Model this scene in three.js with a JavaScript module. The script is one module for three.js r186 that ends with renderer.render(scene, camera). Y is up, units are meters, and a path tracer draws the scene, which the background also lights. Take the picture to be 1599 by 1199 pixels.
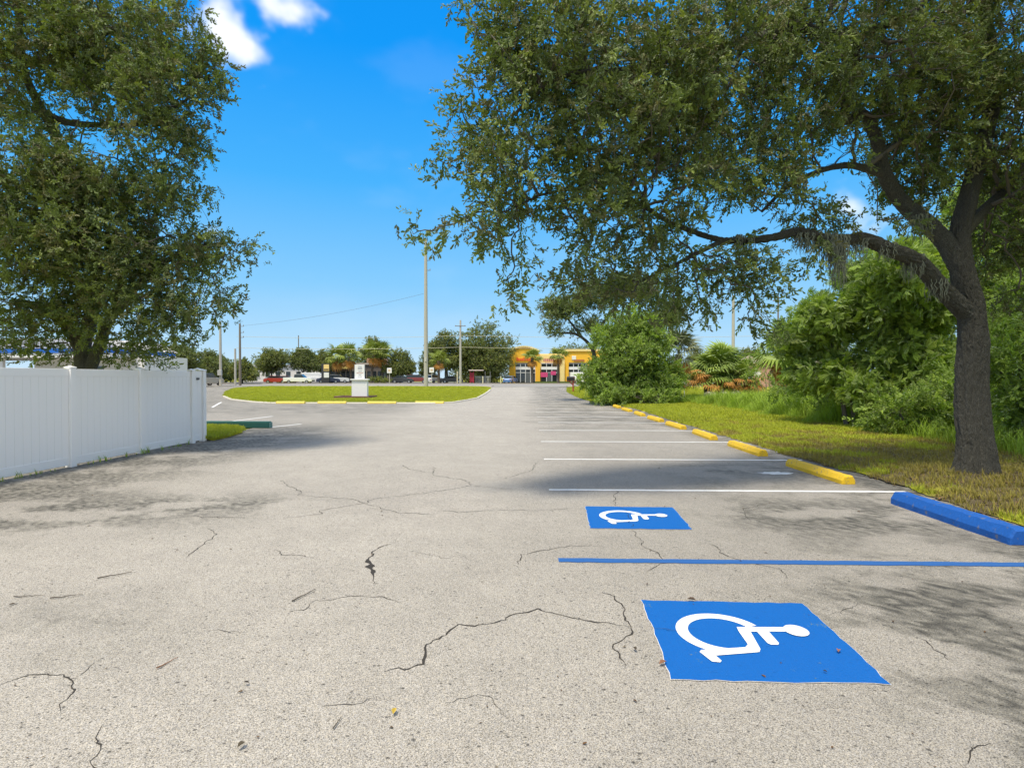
import * as THREE from 'three';
import { mergeGeometries } from 'three/addons/utils/BufferGeometryUtils.js';
import { RoundedBoxGeometry } from 'three/addons/geometries/RoundedBoxGeometry.js';
import { createNoise2D, createNoise3D } from 'simplex-noise';

// ---------------------------------------------------------------- seeded randomness
function rng(seed) { let a = seed >>> 0; return () => { a = (a + 0x6D2B79F5) | 0; let t = Math.imul(a ^ (a >>> 15), 1 | a); t = (t + Math.imul(t ^ (t >>> 7), 61 | t)) ^ t; return ((t ^ (t >>> 14)) >>> 0) / 4294967296; }; }
const n2 = createNoise2D(rng(11)), n3 = createNoise3D(rng(12));
function fbm2(x, y, o = 4) { let s = 0, a = 0.5; for (let i = 0; i < o; i++) { s += a * n2(x, y); x = x * 2.03 + 7.1; y = y * 2.03 - 3.7; a *= 0.5; } return s; }
function fbm3(x, y, z, o = 4) { let s = 0, a = 0.5; for (let i = 0; i < o; i++) { s += a * n3(x, y, z); x = x * 2.03 + 7.1; y = y * 2.03 - 3.7; z = z * 2.03 + 1.3; a *= 0.5; } return s; }
const clamp = (v, a, b) => Math.min(b, Math.max(a, v));
const smooth = (a, b, v) => { const t = clamp((v - a) / (b - a), 0, 1); return t * t * (3 - 2 * t); };
const V = (x, y, z) => new THREE.Vector3(x, y, z);

// ---------------------------------------------------------------- camera
const F = 870, EYE = 1.65;                                  // focal length in photo pixels (1599 wide), eye height
const scene = new THREE.Scene();
const camera = new THREE.PerspectiveCamera(2 * Math.atan(599.5 / F) * 180 / Math.PI, 1599 / 1199, 0.05, 3000);
camera.rotation.order = 'YXZ';
camera.position.set(0, EYE, 0);
camera.rotation.set(-Math.atan(10 / F), Math.atan(26 / F), 0);
camera.updateMatrixWorld(true);
const CM = camera.matrixWorld.elements, RT = V(CM[0], CM[1], CM[2]), UPV = V(CM[4], CM[5], CM[6]), FW = V(-CM[8], -CM[9], -CM[10]);
const ray = (px, py) => FW.clone().addScaledVector(RT, (px - 799.5) / F).addScaledVector(UPV, (599.5 - py) / F);
const hgt = (z) => 0.5 * smooth(38, 75, -z);                // the land rises half a metre to the road
function P(px, py) { const d = ray(px, py); let g = 0, t = 1; for (let i = 0; i < 60; i++) { t = (g - EYE) / d.y; g = 0.5 * g + 0.5 * hgt(d.z * t); } return V(d.x * t, EYE + d.y * t, d.z * t); }
const U = (px, py, D) => ray(px, py).multiplyScalar(D).add(camera.position);   // point at depth D
const at = (px, D) => { const p = U(px, 590, D); return V(p.x, hgt(p.z), p.z); };

// ---------------------------------------------------------------- sky, sun, exposure
const renderer = new THREE.WebGLRenderer({ antialias: true });
renderer.toneMapping = THREE.LinearToneMapping;
renderer.toneMappingExposure = 1.5;
renderer.shadowMap.enabled = true;
const SUN_DIR = V(-0.2, 0.88, 0.34).normalize();
const sun = new THREE.DirectionalLight(new THREE.Color(1.0, 0.92, 0.77), 3.1);
sun.position.copy(SUN_DIR).multiplyScalar(120); sun.castShadow = true; sun.shadow.radius = 20; sun.shadow.mapSize.set(4096, 4096);
Object.assign(sun.shadow.camera, { left: -90, right: 90, top: 90, bottom: -90, near: 1, far: 320 });
scene.add(sun); scene.add(sun.target);

function makeSky() {
  const W = 2048, H = 1024, d = new Float32Array(W * H * 4);
  const k = 1 / 1.5;
  const bumps = [];                                        // [direction, angular radius along, across, tilt, strength]
  for (const [px, py, r, s] of [[345, 45, 0.026, .75], [372, 72, 0.026, .75], [395, 95, 0.018, .6], [330, 22, 0.024, .6], [420, 5, 0.026, .7], [465, 8, 0.03, .7], [505, 28, 0.022, .6], [1342, 332, 0.022, .7], [1318, 318, .02, .6], [335, 372, 0.014, .4]]) bumps.push([ray(px, py).normalize(), r, s]);
  const R = rng(5);
  for (let i = 0; i < 300; i++) {  // unseen clouds added outside the view to whiten and lift the ambient light
    const az = R() * Math.PI * 2, el = 0.12 + R() * 1.3, v = V(Math.cos(az) * Math.cos(el), Math.sin(el), Math.sin(az) * Math.cos(el));
    if (v.dot(FW) > 0.62 && v.y < 0.75) { R(); R(); continue; }
    bumps.push([v, 0.04 + R() * 0.1, 0.7 + R() * 0.4]);
  }
  const stops = [[0, .64, .83, .98], [0.06, .47, .75, .99], [0.16, .25, .62, 1.0], [0.32, .07, .46, 1.0], [0.5, .008, .33, .97], [0.7, .006, .27, .86], [1, .006, .24, .76]];
  for (let j = 0; j < H; j++) {
    const el = ((j + 0.5) / H - 0.5) * Math.PI, sy = Math.sin(el), cy = Math.cos(el);
    const e = clamp(sy, 0, 1);
    let q = 0; while (q < stops.length - 2 && e > stops[q + 1][0]) q++;
    const t = clamp((e - stops[q][0]) / (stops[q + 1][0] - stops[q][0]), 0, 1), base = [1, 2, 3].map((c) => stops[q][c] * (1 - t) + stops[q + 1][c] * t);
    const near = bumps.filter((b) => Math.abs(Math.asin(b[0].y) - el) < b[1] * 2.6);
    for (let i = 0; i < W; i++) {
      const az = ((i + 0.5) / W - 0.5) * Math.PI * 2, x = Math.cos(az) * cy, z = Math.sin(az) * cy;
      let c = 0;
      if (sy > 0.02) {
        let m = 0;
        for (const b of near) { const dd = 1 - (x * b[0].x + sy * b[0].y + z * b[0].z); if (dd < b[1] * b[1] * 3) m += b[2] * Math.exp(-dd * 2 / (b[1] * b[1])); }
        if (m > 0.02) c = smooth(0.12, 1.3, m + 0.95 * fbm3(x * 12, sy * 17, z * 12, 6));
        c = Math.max(c * 0.85, 0.035 * smooth(0.0, 0.6, fbm3(x * 3.1 + 4, sy * 7, z * 3.1, 5)));
      }
      const o = (j * W + i) * 4;
      d[o] = k * (base[0] * (1 - c) + 1.2 * c); d[o + 1] = k * (base[1] * (1 - c) + 1.2 * c); d[o + 2] = k * (base[2] * (1 - c) + 1.2 * c); d[o + 3] = 1;
    }
  }
  const t = new THREE.DataTexture(d, W, H, THREE.RGBAFormat, THREE.FloatType);
  t.mapping = THREE.EquirectangularReflectionMapping; t.magFilter = THREE.LinearFilter; t.minFilter = THREE.LinearFilter; t.needsUpdate = true;
  return t;
}
scene.background = makeSky(); scene.environment = scene.background;

// ---------------------------------------------------------------- naming helpers
const used = {};
function numbered(n) { if (!(n in used)) { used[n] = 0; return n; } used[n]++; return n + '_' + String(used[n]).padStart(3, '0'); }
function shade(o) { o.traverse((m) => { if (m.isMesh) { m.castShadow = true; m.receiveShadow = true; } }); return o; }
function tag(o, label, category, group) { o.userData.label = label; o.userData.category = category; if (group) o.userData.group = group; return o; }
function thing(name, label, category, pos = V(0, 0, 0), turn = 0, group) { const g = new THREE.Group(); g.name = numbered(name); g.position.copy(pos); g.rotation.y = turn; tag(g, label, category, group); scene.add(g); return g; }
function part(name, geo, mat, parent, pos, rot) { const m = new THREE.Mesh(geo, mat); m.name = name; if (pos) m.position.set(...pos); if (rot) m.rotation.set(...rot); m.castShadow = m.receiveShadow = true; parent.add(m); return m; }
function structure(name, geo, mat) { const m = new THREE.Mesh(geo, mat); m.name = numbered(name); m.userData.kind = 'structure'; m.castShadow = m.receiveShadow = true; scene.add(m); return m; }
function copyOf(root, label, group) { const c = root.clone(); c.name = numbered(root.name.replace(/_\d{3}$/, '')); c.userData = { ...root.userData }; if (label) c.userData.label = label; if (group) c.userData.group = group; scene.add(c); return c; }
const box = (w, h, d, x = 0, y = 0, z = 0) => new THREE.BoxGeometry(w, h, d).translate(x, y, z);
const rbox = (w, h, d, r, x = 0, y = 0, z = 0) => new RoundedBoxGeometry(w, h, d, 2, r).translate(x, y, z);
const cyl = (r0, r1, h, n = 10, x = 0, y = 0, z = 0) => new THREE.CylinderGeometry(r1, r0, h, n).translate(x, y + h / 2, z);   // r0 bottom, r1 top
const merge = (a) => mergeGeometries(a.map((g) => (g.index ? g.toNonIndexed() : g)).map((g) => { for (const k of Object.keys(g.attributes)) if (!['position', 'normal', 'uv'].includes(k)) g.deleteAttribute(k); return g; }));
const std = (r, g, b, rough = 0.8, more = {}) => new THREE.MeshStandardMaterial({ color: new THREE.Color().setRGB(r, g, b), roughness: rough, ...more });

// ---------------------------------------------------------------- computed textures
function tex(W, H, fn, srgb) {
  const d = new Uint8Array(W * H * 4);
  for (let j = 0; j < H; j++) for (let i = 0; i < W; i++) { const c = fn(i, j), o = (j * W + i) * 4; d[o] = clamp(c[0], 0, 255); d[o + 1] = clamp(c[1], 0, 255); d[o + 2] = clamp(c[2], 0, 255); d[o + 3] = 255; }
  const t = new THREE.DataTexture(d, W, H); t.wrapS = t.wrapT = THREE.RepeatWrapping; t.magFilter = THREE.LinearFilter; t.minFilter = THREE.LinearMipmapLinearFilter; t.generateMipmaps = true; if (srgb) t.colorSpace = THREE.SRGBColorSpace; t.needsUpdate = true; return t;
}
const toS = (l) => 255 * (l <= 0.0031308 ? l * 12.92 : 1.055 * Math.pow(l, 1 / 2.4) - 0.055);
// exposed-aggregate asphalt: pebbles packed in a dark binder; tile = 3 m
const N_AGG = 2048, CELL = 5, NC = Math.floor(N_AGG / CELL);   // cells of about 10 mm
function aggregate() {
  const R = rng(77), S = N_AGG / NC, px = new Float32Array(NC * NC), py = px.slice(), pr = px.slice(), pl = px.slice(), pt = px.slice();
  for (let k = 0; k < NC * NC; k++) { px[k] = 0.15 + 0.7 * R(); py[k] = 0.15 + 0.7 * R(); pr[k] = 0.36 + 0.34 * R(); const q = R(); pl[k] = q < 0.1 ? 0.15 + 0.1 * R() : q < 0.82 ? 0.3 + 0.1 * R() : 0.38 + 0.13 * R(); pt[k] = R(); }
  const pits = []; for (let k = 0; k < 900; k++) pits.push([R() * N_AGG, R() * N_AGG, 2.5 + R() * R() * 9]);
  const pitMask = new Float32Array(N_AGG * N_AGG);
  for (const [cx, cy, r] of pits) for (let y = -12; y <= 12; y++) for (let x = -12; x <= 12; x++) { const dd = Math.hypot(x, y * 1.2) / r; if (dd < 1) { const X = (Math.floor(cx) + x + N_AGG) % N_AGG, Y = (Math.floor(cy) + y + N_AGG) % N_AGG; pitMask[Y * N_AGG + X] = Math.max(pitMask[Y * N_AGG + X], 1 - dd * dd * 0.6); } }
  const col = new Uint8Array(N_AGG * N_AGG * 4), hgtMap = new Uint8Array(N_AGG * N_AGG * 4);
  for (let j = 0; j < N_AGG; j++) for (let i = 0; i < N_AGG; i++) {
    const gx = i / S, gy = j / S, ci = Math.floor(gx), cj = Math.floor(gy);
    let best = 9, bk = 0;
    for (let b = -1; b <= 1; b++) for (let a = -1; a <= 1; a++) {
      const x = ((ci + a) % NC + NC) % NC, y = ((cj + b) % NC + NC) % NC, k = y * NC + x, dd = Math.hypot(gx - ci - a - px[k], gy - cj - b - py[k]) / pr[k];
      if (dd < best) { best = dd; bk = k; }
    }
    const dome = clamp(1.25 - best, 0, 1), m = smooth(0.0, 0.35, dome), pit = pitMask[j * N_AGG + i];
    let L = (0.135 * (1 - m) + pl[bk] * m) * (1 - 0.75 * pit) * 0.92;
    const w = pt[bk], o = (j * N_AGG + i) * 4;
    col[o] = toS(L * (1.035 + 0.08 * w)); col[o + 1] = toS(L * (0.972 + 0.02 * w)); col[o + 2] = toS(L * (0.885 - 0.09 * w)); col[o + 3] = 255;
    const hh = 255 * clamp(0.25 + 0.6 * Math.sqrt(dome) * (0.6 + 0.4 * pt[(bk * 7) % pt.length]) - 0.5 * pit, 0, 1); hgtMap[o] = hgtMap[o + 1] = hgtMap[o + 2] = hh; hgtMap[o + 3] = 255;
  }
  const mk = (d, srgb) => { const t = new THREE.DataTexture(d, N_AGG, N_AGG); t.wrapS = t.wrapT = THREE.RepeatWrapping; t.magFilter = THREE.LinearFilter; t.minFilter = THREE.LinearMipmapLinearFilter; t.generateMipmaps = true; if (srgb) t.colorSpace = THREE.SRGBColorSpace; t.needsUpdate = true; return t; };
  return [mk(col, true), mk(hgtMap, false)];
}
const [aggMap, aggBump] = aggregate();
const grain = tex(512, 512, (i, j) => { const a = Math.PI * 2 / 512, x = Math.cos(i * a), y = Math.sin(i * a), z = Math.cos(j * a), w = Math.sin(j * a); const v = 128 + 90 * (fbm3(x * 9 + z * 4, y * 9 + w * 5, z * 9 - x * 3, 5)); return [v, v, v]; });
const barkH = (() => {                                        // fissured bark, tile = 1 m round by 1 m high
  const S = 1024;
  return tex(S, S, (i, j) => {
    const a = i / S * Math.PI * 2, b = j / S * Math.PI * 2, wx = Math.cos(a), wy = Math.sin(a);
    const warp = 0.35 * n3(wx * 3, wy * 3, Math.sin(b) * 2.2 + Math.cos(b) * 1.1);
    const r = Math.abs(n3(wx * 5.5 + warp, wy * 5.5 + warp, Math.sin(b) * 1.7 + 3)) * 1.2, r2 = Math.abs(n3(wx * 9 + 9, wy * 9 + warp, Math.cos(b) * 2.6 - 5)), r3 = Math.abs(n3(wx * 4 - 7, wy * 4, Math.sin(b) * 6 + Math.cos(b) * 5));
    const v = 255 * clamp(Math.min(r, r2 * 1.3 + 0.1, r3 * 1.7 + 0.15) * 1.6 + 0.12 * fbm3(wx * 20, wy * 20, Math.sin(b) * 20, 3), 0, 1);
    return [v, v, v];
  });
})();
const barkC = (dark, light) => { const src = barkH.image.data, S = 1024; return tex(S, S, (i, j) => { const v = Math.pow(src[(j * S + i) * 4] / 255, 0.7), g = 0.85 + 0.3 * fbm2(i * 0.02, j * 0.02, 3); return [0, 1, 2].map((c) => toS((dark[c] * (1 - v) + light[c] * v) * g)); }, true); };
const oakBark = new THREE.MeshStandardMaterial({ map: barkC([0.035, 0.032, 0.024], [0.27, 0.255, 0.2]), bumpMap: barkH, bumpScale: 0.035, roughness: 0.95 });
const twigBark = std(0.11, 0.095, 0.075, 0.95);

// ---------------------------------------------------------------- the setting: ground, lot, verge, island, road
function gridRows(zs, xl, xr, nx, yf, col, uvs = 1) {          // a sheet made of rows of constant z, from xl(z) to xr(z)
  const pos = [], uv = [], c = [], idx = [], n = nx + 1;
  for (const z of zs) { const a = xl(z), b = xr(z); for (let i = 0; i <= nx; i++) { const x = a + (b - a) * i / nx; pos.push(x, yf(x, z), z); uv.push(x / uvs, z / uvs); c.push(...col(x, z)); } }
  for (let j = 0; j + 1 < zs.length; j++) for (let i = 0; i < nx; i++) { const a = j * n + i; idx.push(a, a + 1, a + n, a + 1, a + n + 1, a + n); }
  const g = new THREE.BufferGeometry(); g.setAttribute('position', new THREE.Float32BufferAttribute(pos, 3)); g.setAttribute('uv', new THREE.Float32BufferAttribute(uv, 2)); g.setAttribute('color', new THREE.Float32BufferAttribute(c, 3)); g.setIndex(idx); g.computeVertexNormals(); return g;
}
const span = (a, b, step) => { const n = Math.max(1, Math.round(Math.abs(b - a) / step)); return Array.from({ length: n + 1 }, (_, i) => a + (b - a) * i / n); };
const lerpTab = (tab) => (v) => { let i = 0; while (i < tab.length - 2 && v < tab[i + 1][0]) i++; const [a, A] = tab[i], [b, B] = tab[i + 1]; return A + (B - A) * clamp((v - a) / (b - a), 0, 1); };   // tables run towards smaller z

const grassCol = (x, z) => { const f = fbm2(x * 0.11, z * 0.11, 4), g = fbm2(x * 0.9 + 9, z * 0.9, 4), d = smooth(0.1, 0.5, fbm2(x * 0.35 - 4, z * 0.35 + 8, 3)); const m = 1 + 0.25 * f + 0.3 * g; return [0.34 * m + 0.05 * d, 0.34 * m + 0.01 * d, 0.01 * m + 0.003]; };
const soilMat = new THREE.MeshStandardMaterial({ vertexColors: true, roughness: 1, bumpMap: grain, bumpScale: 0.03 });
{
  const zs = [60, 30, 15, ...span(5, -110, 2.5), -130, -160, -220, -320, -500, -900];
  structure('ground', gridRows(zs, () => -600, () => 600, 160, (x, z) => hgt(z) - 0.06, grassCol, 1.5), soilMat);
}
// weathered asphalt: large stains, worn lanes and fence-side shade painted in the vertex colours
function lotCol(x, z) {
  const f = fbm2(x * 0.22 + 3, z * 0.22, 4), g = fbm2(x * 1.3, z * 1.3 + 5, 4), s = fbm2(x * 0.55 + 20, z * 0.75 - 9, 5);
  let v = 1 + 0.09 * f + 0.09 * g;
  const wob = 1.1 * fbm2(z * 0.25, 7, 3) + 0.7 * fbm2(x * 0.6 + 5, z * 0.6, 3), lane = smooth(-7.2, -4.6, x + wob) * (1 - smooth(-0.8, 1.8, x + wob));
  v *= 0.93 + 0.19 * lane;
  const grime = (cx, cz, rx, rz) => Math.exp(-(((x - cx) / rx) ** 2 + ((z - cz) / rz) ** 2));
  const st = 0.95 * grime(-5.3, -6.6, 1.6, 0.9) + 0.8 * grime(-4.0, -7.2, 1.1, 0.5) + 0.95 * grime(3.3, -4.0, 1.3, 0.7) + 1.0 * grime(3.2, -3.0, 1.1, 0.9) + 0.5 * grime(2.4, -2.4, 0.8, 0.5) + 0.8 * grime(3.7, -6.7, 1.5, 0.7) + 0.7 * grime(4.9, -5.0, 0.9, 0.5) + 0.6 * grime(3.7, -10.2, 1.3, 0.4) + 0.5 * grime(-3.2, -3.5, 0.8, 0.5) + 1.0 * (1 - smooth(-7.4, -4.6, x)) * smooth(22, 15, -z) * smooth(3.5, 6, -z) + 0.8 * smooth(4.2, 5.3, x) + 0.45 * (smooth(1.8, 3.0, x)) * smooth(-13, -9, z) + 0.7 * (smooth(-0.6, 1.6, x + wob) - smooth(5.2, 5.8, x)) * smooth(-15, -22, z) * 1.1 + 0.5 * smooth(-20, -28, z) * (1 - smooth(-9, -4, x));  // the strip along the fence is mildew grime together with painted oak shade
  const dirtShade = clamp(st, 0, 1.1) * smooth(-0.2, 0.3, s + 0.5 * g + 0.25 * fbm2(x * 5, z * 5, 3) + 0.1 + 0.28 * (1 - smooth(-7.6, -5.6, x + wob * 0.5)) + 0.12 * smooth(2.4, 3.4, x) * smooth(-6, -4.5, z) + 0.22 * smooth(4.3, 5.2, x));
  const speck = clamp(0.75 + 0.75 * fbm2(x * 9, z * 9 + 3, 3) + 0.5 * n2(x * 23, z * 23), 0.15, 1.3);   // grime and painted shade break into blots and crumbs
  v *= 1 - Math.min(0.8, 0.66 * dirtShade * speck) ;
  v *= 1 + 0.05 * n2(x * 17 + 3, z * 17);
  return [v * (1 - 0.01 * dirtShade), v, v * (1.0 - 0.03 * dirtShade)];
}
const asphalt = new THREE.MeshStandardMaterial({ map: aggMap, bumpMap: aggBump, bumpScale: 0.0035, roughness: 0.92, vertexColors: true });
const lot = new THREE.Group(); lot.name = 'parking_lot'; lot.userData.kind = 'structure'; scene.add(lot);
const flat = (x, z) => hgt(z);
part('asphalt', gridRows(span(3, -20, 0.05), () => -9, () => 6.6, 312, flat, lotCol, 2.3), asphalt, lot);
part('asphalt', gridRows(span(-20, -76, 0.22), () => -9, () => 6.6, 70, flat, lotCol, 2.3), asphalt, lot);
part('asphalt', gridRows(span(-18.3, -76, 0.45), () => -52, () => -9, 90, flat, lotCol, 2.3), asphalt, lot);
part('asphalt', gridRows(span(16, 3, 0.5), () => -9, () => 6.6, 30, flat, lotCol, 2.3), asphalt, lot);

// right-hand verge
const vergeEdge = lerpTab([[16, 5.5], [-6.3, 5.5], [-8.3, 5.62], [-9.7, 5.62], [-11.9, 5.5], [-13.8, 5.55], [-17.6, 5.5], [-28.6, 5.65], [-34.7, 5.15], [-36.5, 4.5], [-45.6, 3.95], [-55, 3.85], [-66, 4.6], [-69, 6.5]]);
const edgeNoise = (z) => 0.09 * n2(z * 1.7, 3) + 0.05 * n2(z * 6, 9);
const vergeL = (z) => vergeEdge(z) + edgeNoise(z);
const vergeY = (x, z) => hgt(z) + 0.012 + 0.05 * smooth(0, 0.5, x - vergeL(z)) + 0.05 * smooth(0.3, 3, x - vergeL(z)) * (0.5 + fbm2(x * 0.4, z * 0.4, 3)) + 0.12 * Math.exp(-(((x - 7.02) ** 2 + (z + 8.95) ** 2) / 0.8));
const vergeCol = (x, z) => {
  const c = grassCol(x, z), lit = smooth(-0.15, 0.35, fbm2(x * 0.8 + 40, z * 0.8, 4) + 0.9 * Math.exp(-(((x - 8) / 4.5) ** 2 + ((z + 9) / 5.5) ** 2)) + 0.8 * Math.exp(-((x - 7.02) ** 2 + (z + 8.95) ** 2) / 0.5) - 0.25);   // fallen leaves and bare soil below the oak
  return [c[0] * (1 - lit) + 0.10 * lit, c[1] * (1 - lit) + 0.075 * lit, c[2] * (1 - lit) + 0.035 * lit];
};
structure('grass_verge', gridRows([...span(16, 0, 0.6), ...span(-0.2, -24, 0.12), ...span(-24.4, -69, 0.5)], vergeL, () => 62, 150, vergeY, vergeCol, 1.5), soilMat);
// the island in front of the road
const islandNear = -35.2;
const islandL = lerpTab([[-35.2, -16.5], [-36.5, -18.2], [-40.5, -21.9], [-47, -26.2], [-54.5, -30.2], [-62, -33.5], [-66, -33.8], [-69, -32]]);
const islandR = lerpTab([[-35.2, -6.0], [-36.3, -5.0], [-43, -4.05], [-55, -4.05], [-64, -4.3], [-67, -5], [-69, -7]]);
const islandY = (x, z) => hgt(z) + 0.02 + 0.06 * smooth(0, 0.5, x - islandL(z)) * smooth(0, 0.5, islandR(z) - x) * smooth(35.2, 35.9, -z);
structure('grass_island', gridRows(span(-35.2, -69, 0.4), islandL, islandR, 80, islandY, grassCol, 1.5), soilMat);
// small grass patch behind the fence end
const patchR = lerpTab([[-14.2, -8.2], [-15, -8.25], [-16.3, -8.5], [-17.2, -9.0], [-17.9, -9.9]]);
structure('grass_patch', gridRows(span(-14.25, -17.75, 0.15), () => -14, (z) => patchR(z), 40, (x, z) => 0.015 + 0.06 * smooth(0, 0.35, patchR(z) - x), grassCol, 1.5), soilMat);

// road, pavement beyond the island
const concrete = std(0.42, 0.37, 0.29, 0.95, { bumpMap: grain, bumpScale: 0.004 });
const roadMat = std(0.25, 0.235, 0.215, 0.95, { bumpMap: grain, bumpScale: 0.004 });
const flatPlane = (x0, x1, z0, z1, y) => new THREE.PlaneGeometry(x1 - x0, z0 - z1).rotateX(-Math.PI / 2).translate((x0 + x1) / 2, y, (z0 + z1) / 2);
structure('sidewalk', merge([box(260, 0.12, 4.4, -170, 0.52, -72.2), box(27.4, 0.12, 4.4, -18.4, 0.52, -72.2), box(200, 0.12, 4.4, 105, 0.52, -72.2)]), concrete);
structure('road', flatPlane(-400, 400, -74.5, -100, 0.506), roadMat);
structure('driveway_apron', flatPlane(-4.6, 4.9, -70, -74.5, 0.507), std(0.33, 0.31, 0.27, 0.95));
structure('far_kerb', box(600, 0.14, 0.3, 0, 0.57, -100.2), concrete);
structure('far_parking_lot', flatPlane(-160, 160, -107, -150, 0.468), std(0.13, 0.125, 0.12, 0.95));
{
  const m = std(0.75, 0.72, 0.6, 0.8);
  for (let i = 0; i < 18; i++) structure('lane_marking', flatPlane(-70 + i * 8, -67 + i * 8, -86.9, -87.1, 0.511), m);
}

// ---------------------------------------------------------------- painted markings on the lot
const paintTex = (r, g, b) => tex(512, 512, (i, j) => { const h = aggBump.image.data[((j * 4) * N_AGG + i * 4) * 4] / 255, w = smooth(-0.92, -0.7, fbm2(i * 0.012, j * 0.012, 5) + 0.9 * (h - 0.55)), k = (0.82 + 0.25 * h); return [toS((r * k) * w + 0.22 * (1 - w)), toS((g * k) * w + 0.2 * (1 - w)), toS((b * k) * w + 0.17 * (1 - w))]; }, true);
const whitePaint = new THREE.MeshStandardMaterial({ map: paintTex(0.78, 0.77, 0.74), bumpMap: aggBump, bumpScale: 0.003, roughness: 0.7 });
const bluePaint = new THREE.MeshStandardMaterial({ map: paintTex(0.0, 0.108, 0.41), bumpMap: aggBump, bumpScale: 0.003, roughness: 0.55 });
const whiteFresh = std(0.82, 0.82, 0.8, 0.6, { bumpMap: aggBump, bumpScale: 0.002 });
function sheet(poly, y) { const s = new THREE.Shape(poly.map(([x, z]) => new THREE.Vector2(x, -z))); const g = new THREE.ShapeGeometry(s); g.rotateX(-Math.PI / 2); const p = g.attributes.position, uv = g.attributes.uv; for (let i = 0; i < p.count; i++) { p.setY(i, y + hgt(p.getZ(i))); uv.setXY(i, p.getX(i) / 3, p.getZ(i) / 3); } return g; }
function stripe(x0, x1, z, w, seed) { const a = [], b = []; for (let i = 0; i <= 60; i++) { const x = x0 + (x1 - x0) * i / 60; a.push([x, z + w / 2 + 0.008 * n2(x * 4, seed)]); b.unshift([x, z - w / 2 + 0.008 * n2(x * 4, seed + 9)]); } return sheet([...a, ...b], 0.004); }
part('blue_parking_stripe', stripe(0.27, 5.4, -5.02, 0.11, 1), new THREE.MeshStandardMaterial({ map: paintTex(0.018, 0.105, 0.33), bumpMap: aggBump, bumpScale: 0.003, roughness: 0.75 }), lot).userData.label = 'blue painted line between the accessible stalls';
[-8.18, -11.25, -14.35, -17.4, -20.45, -23.5, -26.55, -29.6, -32.6, -35.4].forEach((z, i) => part('white_parking_stripe', stripe(0.3 + 0.01 * i, 5.45, z, 0.1, i + 3), whitePaint, lot));
for (const [px0, py0, px1, py1] of [[335, 661, 425, 650], [415, 668, 470, 662], [331, 636, 345, 628]]) { const a = P(px0, py0), b = P(px1, py1), dx = b.x - a.x, dz = b.z - a.z, l = Math.hypot(dx, dz), nx = -dz / l * 0.06, nz = dx / l * 0.06; part('white_parking_stripe', sheet([[a.x + nx, a.z + nz], [b.x + nx, b.z + nz], [b.x - nx, b.z - nz], [a.x - nx, a.z - nz]], 0.004), whitePaint, lot); }
// the accessible emblems: blue panel, white figure with wheel
function emblem(cx, cz, sx, sz, label, seed) {
  const rect = [[-0.553, 0.543], [0.609, 0.517], [0.553, -0.55], [-0.608, -0.538]], out = [];
  for (let k = 0; k < 4; k++) for (let i = 0; i < 14; i++) { const [ax, ay] = rect[k], [bx, by] = rect[(k + 1) % 4], t = i / 14; out.push([ax + (bx - ax) * t + 0.012 * n2(i * 0.8 + k * 20, seed), ay + (by - ay) * t + 0.012 * n2(i * 0.8 + k * 20, seed + 5)]); }
  const tr = (pts) => pts.map(([x, y]) => [cx + x * sx, cz - y * sz]);
  const g = new THREE.Group(); g.name = 'accessible_parking_emblem'; g.userData.label = label; lot.add(g);
  part('overspray', sheet(tr(out.map(([x, y]) => [x * 1.006, y * 1.006])), 0.0045), whitePaint, g);
  part('blue_panel', sheet(tr(out), 0.0065), bluePaint, g);
  const arc = [], inner = [];
  for (let i = 0; i <= 36; i++) { const a = (22 + 238 * i / 36) * Math.PI / 180; arc.push([-0.145 + 0.285 * Math.cos(a), 0.03 + 0.287 * Math.sin(a)]); inner.unshift([-0.145 + 0.208 * Math.cos(a), 0.03 + 0.212 * Math.sin(a)]); }
  part('wheel_mark', sheet(tr([...arc, ...inner]), 0.0085), whiteFresh, g);
  const body = [[-0.02, 0.108], [0.30, 0.116], [0.30, 0.052], [0.163, 0.05], [0.158, -0.11], [0.145, -0.13], [0.1, -0.13], [0.088, -0.11], [0.086, 0.044], [0.045, 0.044], [0.012, -0.19], [-0.01, -0.226], [-0.285, -0.276], [-0.27, -0.335], [-0.285, -0.355], [-0.33, -0.345], [-0.366, -0.234], [-0.35, -0.21], [-0.07, -0.168], [-0.04, -0.13], [-0.03, 0.05]];
  part('figure_mark', sheet(tr(body), 0.0105), whiteFresh, g);
  const head = []; for (let i = 0; i < 24; i++) { const a = i / 24 * Math.PI * 2; head.push([0.345 + 0.075 * Math.cos(a), 0.065 + 0.082 * Math.sin(a)]); }
  part('head_mark', sheet(tr(head), 0.0125), whiteFresh, g);
}
emblem(1.39, -3.58, 1, 1, 'blue wheelchair panel with small leaf debris in the stall before the blue line', 1);
emblem(1.25, -6.6, 0.95, 0.96, 'blue wheelchair panel between the blue line and first white line', 2);
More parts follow.
